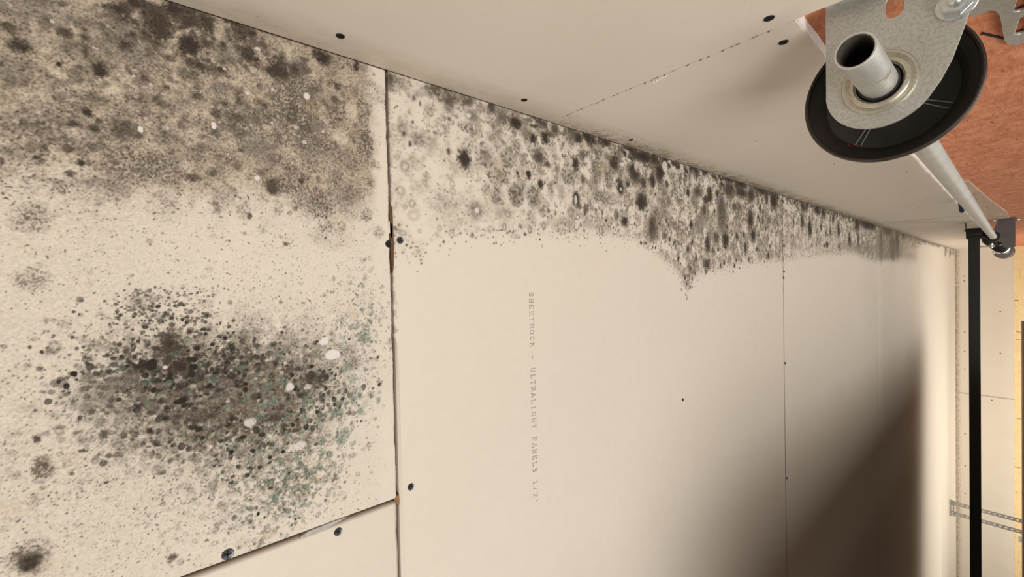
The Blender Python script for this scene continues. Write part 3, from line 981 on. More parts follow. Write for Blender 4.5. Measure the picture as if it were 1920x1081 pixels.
b -151.8 39.7 1.2 1.1 0.75
b -153.2 43.9 0.8 1.3 0.8
b -121.7 39.5 1.2 1.0 0.9
b -125.0 49.6 1.2 1.3 0.8
b -131.8 45.3 1.8 2.3 0.75
b -115.3 53.0 2.2 1.8 0.8
b -117.9 60.0 1.8 1.5 0.8
b -111.0 58.3 1.5 1.3 0.8
b -99.9 29.1 0.9 0.8 0.8
b -108.6 38.3 2.1 2.0 0.7
b -133.6 40.8 1.6 1.4 0.7
b -137.1 44.7 1.6 1.5 0.6
b -90.4 31.7 1.1 1.2 0.9
b -174.7 28.6 0.7 0.5 0.8
b -144.3 15.9 0.9 1.0 0.6
s -143.8 62.2 5.0 6.5 0.6
s -158.6 74.8 4.6 3.2 0.7
s -167.5 60.2 2.8 2.6 0.6
s -168.8 39.4 5.8 6.4 0.4
s -187.0 43.7 3.4 4.9 0.4
r -105.1 61.5 3.0 3.0 0.7
w -120.5 66.7 3.9 4.8 0.7
w -151.7 107.6 4.6 5.0 0.6
w -125.0 81.9 3.1 4.6 0.4
v -117.4 75.7 3.1 2.5 1
v -104.9 86.2 2.3 3.7 0.9
v -122.0 96.6 2.7 2.4 0.9
v -108.5 77.8 2.6 2.5 0.7
v -138.3 97.6 2.7 3.4 0.8
v -154.5 126.7 3.9 3.7 0.8
v -167.8 133.9 4.0 3.8 0.8
v -177.5 124.5 3.1 3.0 0.8
v -170.3 107.6 3.0 2.8 0.7
v -163.3 91.1 3.7 3.3 0.6
v -173.4 103.5 2.2 2.0 0.7
v -177.2 112.5 2.4 2.2 0.7
v -176.8 89.8 2.3 2.5 0.7
v -190.5 99.1 3.2 3.4 0.6
v -192.2 121.4 2.8 2.1 0.7
v -160.8 104.9 1.9 2.2 0.7
v -105.8 50.1 3.0 2.5 0.6
v -133.9 125.1 2.9 3.0 0.7
v -118.8 117.2 2.7 3.1 0.6
v -190.7 83.8 4.2 5.6 0.5
v -192.6 112.1 2.7 2.5 0.6
o -190.0 123.0 2.2 3.2 0.8
o -198.8 110.9 2.7 4.1 0.6
r -145.3 112.4 4.4 4.6 0.5
r -114.6 67.8 3.0 3.5 0.6
k -108.4 30.8 5.7 12.6 0.5
k -120.6 85.7 6.3 13.3 0.5
b -60.1 -42.1 2.3 2.2 1
b -42.1 -57.6 1.5 1.2 0.9
b -38.3 -63.1 1.4 1.0 0.85
b -33.5 -42.2 1.4 1.2 0.8
b -64.6 -49.9 1.4 1.2 0.85
b -15.0 -41.1 1.3 1.0 0.85
b -16.9 -38.4 0.7 0.7 0.8
b -25.1 -32.2 0.9 0.8 0.8
b -25.5 -22.3 0.9 0.9 0.8
b -56.0 -33.8 3.2 2.6 0.85
b -77.2 -28.8 1.5 1.9 0.8
b -74.6 -20.3 1.4 1.3 0.8
b -77.7 -19.6 1.2 1.1 0.8
b -43.5 -34.0 1.5 1.6 0.7
b -41.9 -40.3 1.4 1.1 0.75
b -46.1 -44.1 1.1 1.0 0.7
b -31.3 -51.5 1.1 0.9 0.7
b -73.5 -66.5 0.8 0.7 0.7
b -82.8 -61.9 1.2 1.1 0.7
b -86.1 -47.8 0.9 0.8 0.7
b -1.6 -29.9 0.7 0.8 0.7
b 29.8 -44.2 0.7 0.5 0.5
b 39.5 -34.8 0.6 1.0 0.5
b 24.9 -73.7 0.7 0.5 0.6
b -53.3 -73.1 0.8 0.8 0.6
b -58.6 -65.2 1.0 0.8 0.6
b -51.0 -35.2 1.7 3.1 0.6
b -49.2 -24.0 2.1 1.6 0.7
b -40.7 -19.9 1.5 1.3 0.7
r -39.8 -51.2 4.5 3.4 0.6
v -39.8 -51.2 3.4 2.7 0.25
s -20.7 -54.8 3.1 2.5 0.5
s -65.8 -36.6 3.6 3.6 0.55
g 9.4 -62.0 8.2 10.4 0.6
g 47.8 -60.9 6.9 10.4 0.6
o 11.0 -8.7 1.7 2.1 0.7
s -78.8 -33.9 11.7 17.3 0.45
s -70.0 -16.3 9.1 13.8 0.45
g -8.4 -3.1 8.5 10.8 0.55
g -184.5 -67.0 12.1 12.4 1
k -187.1 -67.4 8.8 8.2 0.8
k -122.8 -59.9 4.5 4.2 0.7
g -124.2 -59.0 8.9 6.1 0.9
s -125.0 -72.7 4.3 4.3 0.4
s -145.7 -63.7 6.6 3.0 0.3
p -147.5 -74.0 6.5 7.9 1
p -122.4 -43.6 5.8 6.5 0.6
k -217.9 9.5 3.9 3.5 0.55
s -223.6 14.9 3.2 3.1 0.45
k -142.6 -8.1 1.5 1.9 0.5
s -113.8 -36.8 5.8 2.5 0.35
s -168.9 37.8 6.7 5.6 0.4
p -193.2 -57.4 6.7 7.0 0.6
b -204.5 71.0 1.9 1.2 0.95
b -210.1 76.0 1.4 0.9 0.8
b -221.0 101.6 1.4 1.3 0.9
b -221.1 105.1 1.1 1.2 0.9
b -225.8 98.0 1.1 1.0 0.8
b -142.4 166.8 1.2 1.4 0.95
b -143.6 172.0 0.9 1.0 0.8
b -195.6 136.5 1.2 1.1 0.6
b -195.2 116.9 1.7 1.6 0.7
b -159.3 110.5 1.0 0.9 0.9
v -175.6 157.4 3.1 3.1 0.6
v -161.3 172.3 1.6 1.6 0.6
v -192.4 173.5 1.6 1.3 0.6
v -154.2 147.1 6.8 7.4 0.7
v -209.2 105.2 2.8 5.2 0.4
o -226.2 79.5 5.4 8.5 0.5
o -225.7 58.5 6.6 6.8 0.3
s -187.5 44.2 4.5 6.4 0.4"""
FIELDS = """b -65 16 20 45 260 .9 2.6 .85
b -109 60 35 68 420 .9 2.8 .8
b -14 1 11 19 110 .7 1.3 .8
b -26 17 17 38 120 .7 2.0 .8
b -54 -30 24 26 90 .7 1.8 .65
b -94 108 46 56 160 .8 2.0 .6
b -39 -24 36 47 140 .3 .9 .6
b -119 -41 47 41 350 .3 .8 .45
b -204 87 30 53 160 .4 1.1 .5
b -36 155 49 38 350 .3 1.0 .5
b 32 52 23 12 12 .6 1.0 .7
b -2 18 6 27 40 .7 1.3 .75
r -109 60 38 72 320 1.4 3.4 .6
r -185 105 41 51 160 1.4 3.0 .5
s -102 48 41 73 260 2.5 5.5 .45
s -83 108 46 61 120 2 4.5 .4
v -134 107 56 51 220 1.2 3.2 .5
v -194 87 35 40 160 1.2 3.0 .5
v -49 177 51 23 90 1 2.6 .4
v -65 -10 25 34 35 2 4 .3
s -39 66 28 73 150 1 3 .25
s -191 13 26 51 160 .8 2.5 .25
p -111 72 38 63 60 1.5 3 .6
k 171 -19 44 74 130 2 6 .45
k 193 68 42 69 110 2 6 .5
k 218 24 17 49 60 2 5 .7
k 110 -43 31 49 70 1.5 4.5 .4
k 156 115 46 57 90 2 5 .4
g 130 109 56 65 60 4 10 .45
g 142 -4 54 82 60 5 12 .4
p 142 -4 66 82 110 2 6 .4
w 155 47 68 95 30 .8 1.6 .6
k 68 45 27 76 60 .8 2.5 .3
s 57 152 43 43 60 1 3 .2"""
HAZE = """161 -39 66 91 .5
177 80 53 85 .38
95 -43 31 65 .3
105 113 46 66 .25
-64 13 35 68 .42
-113 80 46 73 .45
-186 78 34 47 .28
-48 171 45 25 .2
-117 -49 46 53 .12"""
blobs = [(l.split()[0], *map(float, l.split()[1:])) for l in BLOBS.split('\n')]
blobs = [(k, x, y, rx * (1.1 if k in 'kg' else 1), ry * (1.1 if k in 'kg' else 1), min(1, a * (1.2 if k in 'kgs' else 1))) for k, x, y, rx, ry, a in blobs]
full = (slice(None), slice(None))
def edge_mix(c): return c
def sheet(name, cv, x0, x1, y0, y1, ragged, label):
    """a drywall sheet: finely gridded face looking down, rim and back; mm -> m"""
    xs, ys = cv.xs, cv.ys; nx, ny = len(xs), len(ys)
    Xm = cv.X * .001; Ym = cv.Y * .001
    jag = (fbm(xs, xs * 0, 18, 5 + ragged, 4, .7) - .5) * .0022
    tt = np.clip((Ym - y0) / (y1 - y0), 0, 1); Ym = Ym + jag[:, None] * (tt ** 20) - (jag[:, None] * .6) * ((1 - tt) ** 20)
    Z = np.full(Xm.shape, H) - cv.h * .001
    ed = np.minimum(np.minimum(cv.Y * .001 - y0, y1 - cv.Y * .001), np.minimum(cv.X * .001 - x0, x1 - cv.X * .001)); Z = Z + np.clip(.0012 - ed, 0, .0012) * .7
    co = np.stack([Xm, Ym, Z], -1).reshape(-1, 3)
    idx = np.arange(nx * ny).reshape(nx, ny)
    quads = np.stack([idx[:-1, :-1], idx[:-1, 1:], idx[1:, 1:], idx[1:, :-1]], -1).reshape(-1, 4)
    loop = list(idx[:, 0]) + list(idx[-1, 1:]) + list(idx[-2::-1, -1]) + list(idx[0, -2:0:-1])
    top = co[loop].copy(); top[:, 2] = H + .0127; n0 = len(co); L = len(loop)
    co = np.concatenate([co, top]); rim = [(loop[i], n0 + i, n0 + (i + 1) % L, loop[(i + 1) % L]) for i in range(L)]
    allq = np.concatenate([quads, np.array(rim)])
    me = bpy.data.meshes.new(name); me.vertices.add(len(co)); me.vertices.foreach_set('co', co.astype(np.float32).ravel())
    nl = allq.size + L; me.loops.add(nl); nf = len(allq) + 1; me.polygons.add(nf)
    me.loops.foreach_set('vertex_index', np.concatenate([allq.ravel(), n0 + np.arange(L)]).astype(np.int32))
    me.polygons.foreach_set('loop_start', np.concatenate([np.arange(len(allq)) * 4, [allq.size]]).astype(np.int32))
    me.update(calc_edges=True); me.validate()
    at = me.attributes.new('stain', 'FLOAT_COLOR', 'POINT')
    cc = np.ones((len(co), 4), np.float32); cc[:n0, :3] = np.clip(cv.c.reshape(-1, 3), .004, .95); cc[n0:, :3] = (.30, .22, .15)
    at.data.foreach_set('color', cc.ravel())
    me.materials.append(M['sheet'])
    bm = bmesh.new(); bm.from_mesh(me); bmesh.ops.recalc_face_normals(bm, faces=bm.faces); bm.to_mesh(me); bm.free()
    if cv.h.max() > 0: me.shade_smooth(); me.set_sharp_from_angle(angle=math.radians(50))
    o = bpy.data.objects.new('drywall_sheet', me); C.objects.link(o); o.parent = ceiling; tag(o, label); return o
ceiling = bpy.data.objects.new('ceiling', None); C.objects.link(ceiling)
tag(ceiling, 'beige drywall ceiling of butted sheets with mold along the header wall', 'ceiling', kind='structure')
G = .0016     # half of a joint gap
GF = .0028
YA, YB, YC, YD, YE, YF = .2053, 1.4218, 2.700, 4.070, 5.375, 6.697
XJ = -.2378
# --- sheet A: the heavily moulded one
def ax(a, b, st): return np.linspace(a, b, max(2, int(round((b - a) / st)) + 1))
rs = np.random.RandomState(3)
xsA = np.concatenate([ax((XJ + G) * 1e3, (XW - .0003) * 1e3, .52)])
ysA = np.concatenate([[-1000, -420], ax(-400, -114, 1.7), ax(-112, (YA - G) * 1e3, .52)])
cA = Canvas(xsA, ysA)
hz = np.zeros(cA.X.shape)
for l in HAZE.split('\n'):
    x, y, sx, sy, a = map(float, l.split()); hz += a * np.exp(-.5 * (((cA.X - x) / (sx * .75)) ** 2 + ((cA.Y - y) / (sy * .75)) ** 2))
clean = sst(178, 196, cA.Y + (cA.g3 - .5) * 22) * (1 - sst(30, -20, cA.X) * sst(-150, -110, cA.X) * .6)
hz = np.clip(hz, 0, .85) * (1 - clean)
up = sst(20, 110, cA.X)
topm = sst(62, 112, cA.X + (cA.g4 - .5) * 60) * (1 - sst(185, 200, cA.Y + (cA.g3 - .5) * 24))
cA.mixc(full, np.clip(.10 + .16 * sst(70, -40, cA.Y) + .72 * topm + hz * .5 * sst(.28, .6, cA.g3 * .5 + cA.g4 * .5), 0, .88) * (1 - clean * .8), 'haze')  # besides the mold, the paper gets darker towards low Y
cA.mixc(full, np.clip(hz * 1.2 * sst(.46, .68, cA.g3), 0, .7) * up * (1 - clean), 'grey')
cA.mixc(full, np.clip(hz * 1.0 * sst(.52, .68, cA.g2 * .5 + cA.g3 * .5), 0, .6) * (1 - clean), 'brown')
cA.mixc(full, topm * sst(.54, .64, cA.g2 * .6 + cA.g4 * .4) * .18, 'pale')
cA.mixc(full, np.clip(topm * sst(.55, .68, cA.g2 * .4 + cA.g3 * .6) * .3, 0, 1), 'brown')
clus = np.exp(-.5 * (((cA.X + 92) / 46) ** 2 + ((cA.Y - 62) / 66) ** 2) ** 1.5); clus = clus * (1 - clean)
cA.mixc(full, clus * sst(.33, .44, cA.g2 * .65 + cA.g3 * .35) * .85, 'grey')
cA.mixc(full, clus * sst(.50, .60, cA.g2 * .6 + cA.g3 * .4) * .5, 'brown')
cA.specks(np.clip((.34 + hz * .6 + clus * .3) * (1 - clean * .7) * sst(.1, .6, cA.g3), 0, .8), .7)
for k, x, y, sx, sy, n, r0, r1, a in (('s', -82, 45, 36, 68, 330, 2.5, 5.5, .8), ('s', -110, 85, 44, 60, 220, 2.0, 4.5, .7), ('k', -90, 55, 34, 66, 330, 1.4, 4.0, .9), ('v', -125, 95, 50, 60, 180, 1.2, 3.2, .6), ('k', -60, 5, 15, 40, 60, 2, 4, .8), ('b', -75, 25, 22, 40, 200, 1.0, 2.8, .95), ('b', -100, 80, 32, 60, 260, .8, 2.4, .95),
                                  ('k', 190, 20, 40, 90, 40, 3, 8, .6), ('s', -185, 95, 36, 44, 120, 1.5, 4, .6), ('k', -185, 95, 36, 44, 120, .9, 2.6, .55), ('v', -190, 95, 34, 44, 130, 1, 2.8, .6), ('r', -180, 90, 40, 50, 160, 1.2, 2.6, .5), ('s', -45, 165, 45, 28, 90, 1.2, 3.2, .55), ('v', -45, 170, 50, 24, 90, .9, 2.4, .55),
                                  ('s', -60, -30, 30, 40, 60, 2, 6, .5), ('s', -130, -30, 60, 60, 160, .8, 3, .35), ('s', -10, 40, 40, 100, 120, .8, 2.6, .3), ('k', 215, 20, 16, 60, 40, 3, 9, .8), ('g', 150, 60, 60, 100, 90, 4, 10, .7), ('g', 95, 120, 26, 50, 40, 4, 9, .6), ('b', -20, 60, 60, 120, 700, .25, .6, .6), ('b', -150, 0, 60, 90, 900, .25, .7, .6), ('b', 40, 100, 40, 90, 500, .25, .6, .45)):
    cA.scatter(k, x, y, sx, sy, n, r0, r1, a, rs)
for x, y, r, a in ((205, -60, 22, .6), (150, -75, 18, .5), (185, -5, 20, .5), (212, 60, 18, .6), (120, -30, 20, .5), (165, 60, 16, .4), (140, 140, 22, .5), (185, 120, 20, .5), (100, 20, 18, .5), (90, 160, 16, .45), (120, 90, 18, .35), (210, 110, 14, .6)):
    cA.stamp('s', x, y, r, r * 1.2, a)
for l in FIELDS.split('\n'):
    k, *v = l.split(); v = list(map(float, v)); cA.scatter(k, *v, rs)
for b in blobs:
    if b[2] < YA * 1e3 + 2: cA.stamp(*b)
fade = sst(-230, -390, cA.Y)[..., None]; cA.c = cA.c * (1 - fade) + np.array(PAPER) * .96 * fade
mold = np.clip(1 - cA.c[..., 1] / PAPER[1], 0, 1)
cA.c *= (1 - np.clip(mold * 1.6, 0, .8) * .26 * np.clip(cA.w, -1.6, 2.2))[..., None]
cA.edge_dirt(y=YA * 1e3, w=1.6, a=.5); cA.edge_dirt(x=XJ * 1e3, w=2.0, a=.5); cA.edge_dirt(x=XW * 1e3, w=1.8, a=.9)
sheet('sheet_a', cA, XJ + G, XW - .0003, -1.0, YA - G, 1, 'sheet heavily spotted with black, brown and green mold')
# --- sheet below A, clean
def plain_sheet(x0, x1, y0, y1, k, label):
    cv = Canvas(ax(x0 * 1e3, x1 * 1e3, 4), ax(y0 * 1e3, y1 * 1e3, 4) if y1 - y0 < 1 else np.array([y0 * 1e3, (y0 + .003) * 1e3, (y0 + y1) * 500, (y1 - .003) * 1e3, y1 * 1e3]))
    cv.edge_dirt(y=y1 * 1e3, w=2, a=.5); cv.edge_dirt(y=y0 * 1e3, w=2, a=.5); cv.edge_dirt(x=x1 * 1e3, w=2.5, a=.6)
    return sheet('sheet_p%d' % k, cv, x0, x1, y0, y1, k, label)
plain_sheet(-4.6, XJ - G, -1.0, YA - G, 2, 'clean sheet beside the heavily molded one')
# --- sheets B, C, D, E, F : mold band along the header
cont = np.array([(205, 30), (212, 31), (242, 25), (249, 47), (286, 58), (420, 65), (536, 73), (669, 69), (738, 44), (816, 8), (845, -22), (858, -34), (872, -18), (905, 4), (981, 13), (1159, 31), (1414, 38), (1450, 41), (1571, 51),
                 (1932, 71), (2250, 82), (2400, 66), (2661, 52), (3389, 76), (3482, 132), (4063, 165), (4300, 205), (5229, 214), (5600, 224), (9000, 230)], float)
def band(cv, seed, dens, dark, y0, y1):
    rs = np.random.RandomState(seed)
    ce = np.interp(cv.Y, cont[:, 0], cont[:, 1]) + (cv.g3 - .5) * 34 + (cv.g2 - .5) * 14
    ins = sst(-6, 14, cv.X - ce); deep = sst(0, 1, (cv.X - ce) / np.maximum(233 - ce, 1)); heavy = np.interp(cv.Y, dark[0], dark[1])
    cv.mixc(full, ins * (.10 + .30 * heavy) * sst(.3, .62, cv.g3), 'haze')
    cv.mixc(full, ins * heavy * .55 * sst(.42, .60, cv.g3 * .5 + cv.g2 * .5), 'grey')
    cv.edge_dirt(y=y1 + 3, w=6, a=.75)
    cv.mixc(full, ins * deep * np.clip(.35 + heavy, 0, 1) * .8 * sst(.50, .62, cv.g2 * .5 + cv.g3 * .5), 'brown')
    cv.specks(np.clip(ins * (.28 + .32 * heavy), 0, .7), .65)
    n = int(dens * (y1 - y0) / 1000)
    for _ in range(n):
        y = rs.uniform(y0, y1); c = np.interp(y, cont[:, 0], cont[:, 1]); f = rs.rand()
        x = c + (232 - c) * f; hv = np.interp(y, dark[0], dark[1])
        r = rs.uniform(1.5, 4.2) if rs.rand() < .7 else rs.uniform(4, 10) * (.5 + f)
        k = rs.choice(['k', 'g', 'r', 's', 'p', 'o', 'w'], p=[.27, .25, .13, .12, .14, .06, .03])
        if k == 'w': r = min(r, 3) * .7
        if k == 'r': r = min(r, 5)
        cv.stamp(k, x, y, r, r * rs.uniform(.9, 1.3), np.clip((.25 + .7 * hv) * rs.uniform(.6, 1.1), 0, 1))
    mold = np.clip(1 - cv.c[..., 1] / PAPER[1], 0, 1); cv.c *= (1 - np.clip(mold * 1.6, 0, .8) * .24 * np.clip(cv.w, -1.6, 2.2))[..., None]
    for _ in range(int(n * 1.1)):        # tiny colonies straggling past the edge
        y = rs.uniform(y0, y1); c = np.interp(y, cont[:, 0], cont[:, 1]); x = c + 8 - abs(rs.randn()) * 11
        cv.stamp('k', x, y, rs.uniform(.6, 1.7), rs.uniform(.8, 2.2), rs.uniform(.35, .75))
    for _ in range(int((y1 - y0) / 14)):      # broad colonies
        y = rs.uniform(max(y0, 330), y1) if y1 > 400 else y0; c = np.interp(y, cont[:, 0], cont[:, 1]); f = rs.uniform(.15, 1)
        r = rs.uniform(6, 12); cv.stamp(rs.choice(['g', 'k', 's']), c + (230 - c) * f, y, r * 1.15, r * rs.uniform(.8, 1.2), np.clip((.25 + .6 * np.interp(y, dark[0], dark[1])) * rs.uniform(.6, 1), 0, 1))
    for _ in range(int((y1 - y0) / 7)):    # dark fringe right in the corner
        y = rs.uniform(y0, y1); cv.stamp('k', 232 - abs(rs.randn()) * 9, y, rs.uniform(3, 9), rs.uniform(4, 12), rs.uniform(.4, .9) * np.clip(.25 + np.interp(y, dark[0], dark[1]), 0, 1))
xsB = np.concatenate([[-4600, -1500, -700, -300, -120], ax(-70, (XW - .0003) * 1e3, 1.0)])
dk = ([205, 330, 420, 520, 700, 900, 1100, 1400], [.10, .28, .5, .7, .9, 1.1, 1.2, 1.15])
cB = Canvas(xsB, ax((YA + G) * 1e3, (YB - G) * 1e3, 1.1))
band(cB, 21, 330, dk, 208, 1418)
for b in blobs:
    if YA * 1e3 < b[2] < YB * 1e3 and b[0] != 'x': cB.stamp(*b)
cB.edge_dirt(y=YA * 1e3, w=5, a=.55); cB.edge_dirt(y=YB * 1e3, w=3, a=.6); cB.edge_dirt(x=XW * 1e3, w=1.8, a=.85)
shB = sheet('sheet_b', cB, -4.6, XW - .0003, YA + G, YB - GF, 3, 'printed sheet with a grey mold band along the header wall')
cC = Canvas(np.concatenate([[-4600, -1000, -300, -60], ax(-20, (XW - .0003) * 1e3, 1.3)]), ax((YB + GF) * 1e3, (YC - GF) * 1e3, 2.4))
band(cC, 22, 260, ([1400, 1500, 2300, 2500], [.6, .62, .75, .95]), 1424, 2696)
for b in blobs:
    if YB * 1e3 < b[2] < YC * 1e3: cC.stamp(*b)
cC.edge_dirt(y=YB * 1e3, w=4, a=.6); cC.edge_dirt(x=XW * 1e3, w=2, a=.8)
sheet('sheet_c', cC, -4.6, XW - .0003, YB + GF, YC - GF, 4, 'sheet with fine streaky mold, third from the left')
cD = Canvas(np.concatenate([[-4600, -1000, -300], ax(0, (XW - .0003) * 1e3, 2.0)]), ax((YC + GF) * 1e3, (YD - GF) * 1e3, 3.6))
band(cD, 23, 220, ([2600, 3300, 3480, 3600], [1.0, 1.0, .7, .5]), 2704, 4066)
for b in blobs:
    if YC * 1e3 < b[2] < YD * 1e3: cD.stamp(*b)
cD.mixc(full, sst(40, 110, cD.X) * sst(4100, 3900, cD.Y) * .35, 'haze')
sheet('sheet_d', cD, -4.6, XW - .0003, YC + GF, YD - GF, 5, 'sheet with dark brown mold streaks, fourth from the left')
cE = Canvas(np.concatenate([[-4600, -1000, -300], ax(60, (XW - .0003) * 1e3, 2.5)]), ax((YD + GF) * 1e3, (YE - GF) * 1e3, 5))
band(cE, 24, 60, ([4000, 4500], [.7, .4]), 4074, 5370)
sheet('sheet_e', cE, -4.6, XW - .0003, YD + GF, YE - GF, 6, 'mostly clean sheet, next to last before the far wall')
cF = Canvas(np.concatenate([[-4600, -1000, -300], ax(40, (XW - .0003) * 1e3, 2.5)]), ax((YE + GF) * 1e3, (YF - .001) * 1e3, 5))
for y, x, rx in ((5750, 190, 42), (5860, 205, 20), (6150, 180, 46), (6260, 200, 26), (6500, 205, 30)):
    cF.stamp('o', x, y, rx, 55, 1); cF.stamp('r', x, y, rx, 55, .8); cF.stamp('s', x - rx * .8, y, 8, 30, .5)
cF.stamp('s', 205, 6560, 30, 100, .7)
sheet('sheet_f', cF, -4.6, XW - .0003, YE + GF, YF - .001, 7, 'last sheet with two brown drip stains by the far wall')
# joists and deck seen through the joint gaps
mb = MB(); mb.box((-4.6, -1.0, H + .0135), (XW + .06, YF + .15, H + .05)); o = mb.build('joist_backing', M['void'], ceiling)

# printed line on sheet B: dot-print letters
FONT = {'S': [(4,6,3.5,7,1.5,7,.5,6,.5,4.6,1.5,3.8,3,3.4,4,2.6,4,1,3,0,1,0,0,1)], 'H': [(.5,0,.5,7),(3.8,0,3.8,7),(.5,3.5,3.8,3.5),(0,0,1.2,0),(3.2,0,4.4,0),(0,7,1.2,7),(3.2,7,4.4,7)],
 'E': [(.5,0,.5,7),(0,7,4,7,4,6),(0,0,4,0,4,1),(.5,3.6,2.8,3.6)], 'T': [(2.1,0,2.1,7),(0,6,0,7,4.2,7,4.2,6),(1.4,0,2.8,0)], 'R': [(.6,0,.6,7),(0,7,3,7,4,6,4,4.6,3,3.7,.6,3.7),(2.2,3.7,4.2,0,4.6,0),(0,0,1.3,0)],
 'O': [(2.1,0,.8,.8,.2,2.4,.2,4.6,.8,6.2,2.1,7,3.4,6.2,4,4.6,4,2.4,3.4,.8,2.1,0)], 'C': [(4,5.4,3.4,6.6,2.2,7,1,6.4,.2,4.6,.2,2.4,1,.6,2.2,0,3.4,.4,4,1.6)], 'K': [(.6,0,.6,7),(4,7,.6,3),(1.8,4.2,4.3,0),(0,0,1.2,0),(0,7,1.2,7)],
 '-': [(.6,3.6,3.8,3.6)], 'U': [(.5,7,.5,1.6,1.3,.2,2.9,.2,3.8,1.6,3.8,7),(0,7,1.2,7),(3.2,7,4.4,7)], 'L': [(.9,0,.9,7),(.2,7,1.7,7),(.2,0,4,0,4,1.6)], 'A': [(0,0,2,7,2.4,7,4.3,0),(.8,2.4,3.5,2.4),(-.3,0,.8,0),(3.6,0,4.7,0)],
 'I': [(2.1,0,2.1,7),(1,0,3.2,0),(1,7,3.2,7)], 'G': [(4,5.6,3.4,6.6,2.2,7,1,6.4,.2,4.6,.2,2.4,1,.6,2.2,0,3.4,.3,4,1.2,4,3,2.6,3)], 'P': [(.6,0,.6,7),(0,7,3,7,4,6,4,4.4,3,3.4,.6,3.4),(0,0,1.4,0)], 'N': [(.5,0,.5,7,3.8,0,3.8,7),(0,0,1.1,0),(3.2,7,4.4,7)],
 '1': [(1,5.6,2.2,7,2.2,0),(1,0,3.4,0)], '/': [(.4,-.4,3.8,7.2)], '2': [(.3,5.4,.9,6.7,2.1,7,3.5,6.6,3.9,5.2,3.2,3.6,.3,0,4,0)], '"': [(1.2,7,1.2,5.2),(3,7,3,5.2)], ' ': []}
tx = MB(); adv = .303 / 34; sc_ = .0076 / 7; yb = .4093; xs0 = -.0161; hw = .00040
for i, ch in enumerate('SHEETROCK - ULTRALIGHT PANELS 1/2"'):
    for st in FONT[ch]:
        pts = [Vector((xs0 - i * adv - st[k] * sc_ * 1.12, yb + st[k + 1] * sc_)) for k in range(0, len(st), 2)]
        for a, b in zip(pts, pts[1:]):
            d = (b - a); 
            if d.length < 1e-6: continue
            d.normalize(); nn = Vector((-d.y, d.x)) * hw; a2 = a - d * hw; b2 = b + d * hw
            z0, z1 = H - .00012, H + .0003
            q = [a2 + nn, b2 + nn, b2 - nn, a2 - nn]
            tx.add([(p.x, p.y, z0) for p in q] + [(p.x, p.y, z1) for p in q], [(0, 1, 2, 3), (7, 6, 5, 4), (0, 4, 5, 1), (1, 5, 6, 2), (2, 6, 7, 3), (3, 7, 4, 0)])
o = tx.build('printed_text', M['ink'], ceiling); tag(o, 'faint grey printed line of product lettering')
# torn paper and glue where the sheets meet
def scrap(pts, m, name, label):
    mb = MB(); mb.prism(pts, 'z', H - .0008, H + .003); o = mb.build(name, m, ceiling); return tag(o, label)
scrap([(-.2335, YA - .0012), (-.2365, YA - .0042), (-.2395, YA - .0030), (-.2425, YA - .0010), (-.246, YA + .0004), (-.243, YA + .0014), (-.237, YA + .0014), (-.233, YA + .0008)], M['rust'], 'glue_spot', 'brown glue at the corner of the joints')
scrap([(.069, YA - .0012), (.066, YA + .001), (.060, YA + .0018), (.052, YA + .0012), (.050, YA - .0004), (.058, YA - .0014)], M['gypsum'], 'torn_paper', 'white torn paper in the joint')
scrap([(.088, YA - .0010), (.084, YA + .0022), (.062, YA + .0026), (.040, YA + .0030), (.022, YA + .0024), (.012, YA + .0006), (.03, YA - .0006), (.06, YA - .0012)], M['darkrust'], 'torn_edge', 'dark brown chipped joint edge')
scrap([(XJ + .0012, .150), (XJ - .0030, .128), (XJ - .0036, .116), (XJ - .0020, .104), (XJ + .0008, .112), (XJ + .0016, .135)], M['paleg'], 'torn_paper', 'grey torn paper along the slanted joint')

# ------------------------------------------------------------------ header wall, far wall, floor
hd = bpy.data.objects.new('wall_header', None); C.objects.link(hd); hd['_o'] = [0, 0, 0]
tag(hd, 'beige drywall wall above the garage door opening', 'wall', kind='structure')
YH = .4596; TB = .0127
def jagged(a, b, n, amp, seed, base):      # a ragged cut line (y, z)
    r = random.Random(seed); return [(a + (b - a) * i / n, base(a + (b - a) * i / n) + r.uniform(-amp, amp)) for i in range(n + 1)]
mb = MB(); mb.prism([(-1.0, H), (-1.0, -.10)] + [(YH - .0008, -.10)] + [(YH - .0008 - random.Random(k).uniform(0, .0006), -.10 + (H + .10) * (k + 1) / 40) for k in range(40)], 'x', XW, XW + TB)
o = mb.build('drywall_sheet', M['paper'], hd); tag(o, 'near header sheet')
base = lambda y: float(np.interp(y, [.46, .575, 1.17, 1.98, 2.9, 6.7], [.1327, .1365, .1375, .1360, .1340, .133]))
cut = jagged(YH + .0006, YF, 160, .0011, 4, base)
mb = MB(); mb.prism([(YF, H)] + list(reversed(cut)) + [(YH + .0006 + random.Random(k + 70).uniform(0, .0009), .133 + (H - .133) * (k + 1) / 36) for k in range(35)] + [(YH + .0006, H)], 'x', XW, XW + .0012)
o = mb.build('drywall_sheet', M['paper'], hd); tag(o, 'long header sheet with a ragged lower edge')
mb = MB(); mb.prism([(YF, H), (YF, .133)] + [(y, z - .0016 + .0008 * math.sin(y * 90)) for y, z in reversed(cut)][1:] + [(YH + .0008, H)], 'x', XW + .0012, XW + TB)
o = mb.build('gypsum_core', M['gypsum'], hd); tag(o, 'bare white gypsum of the cut lower edge')
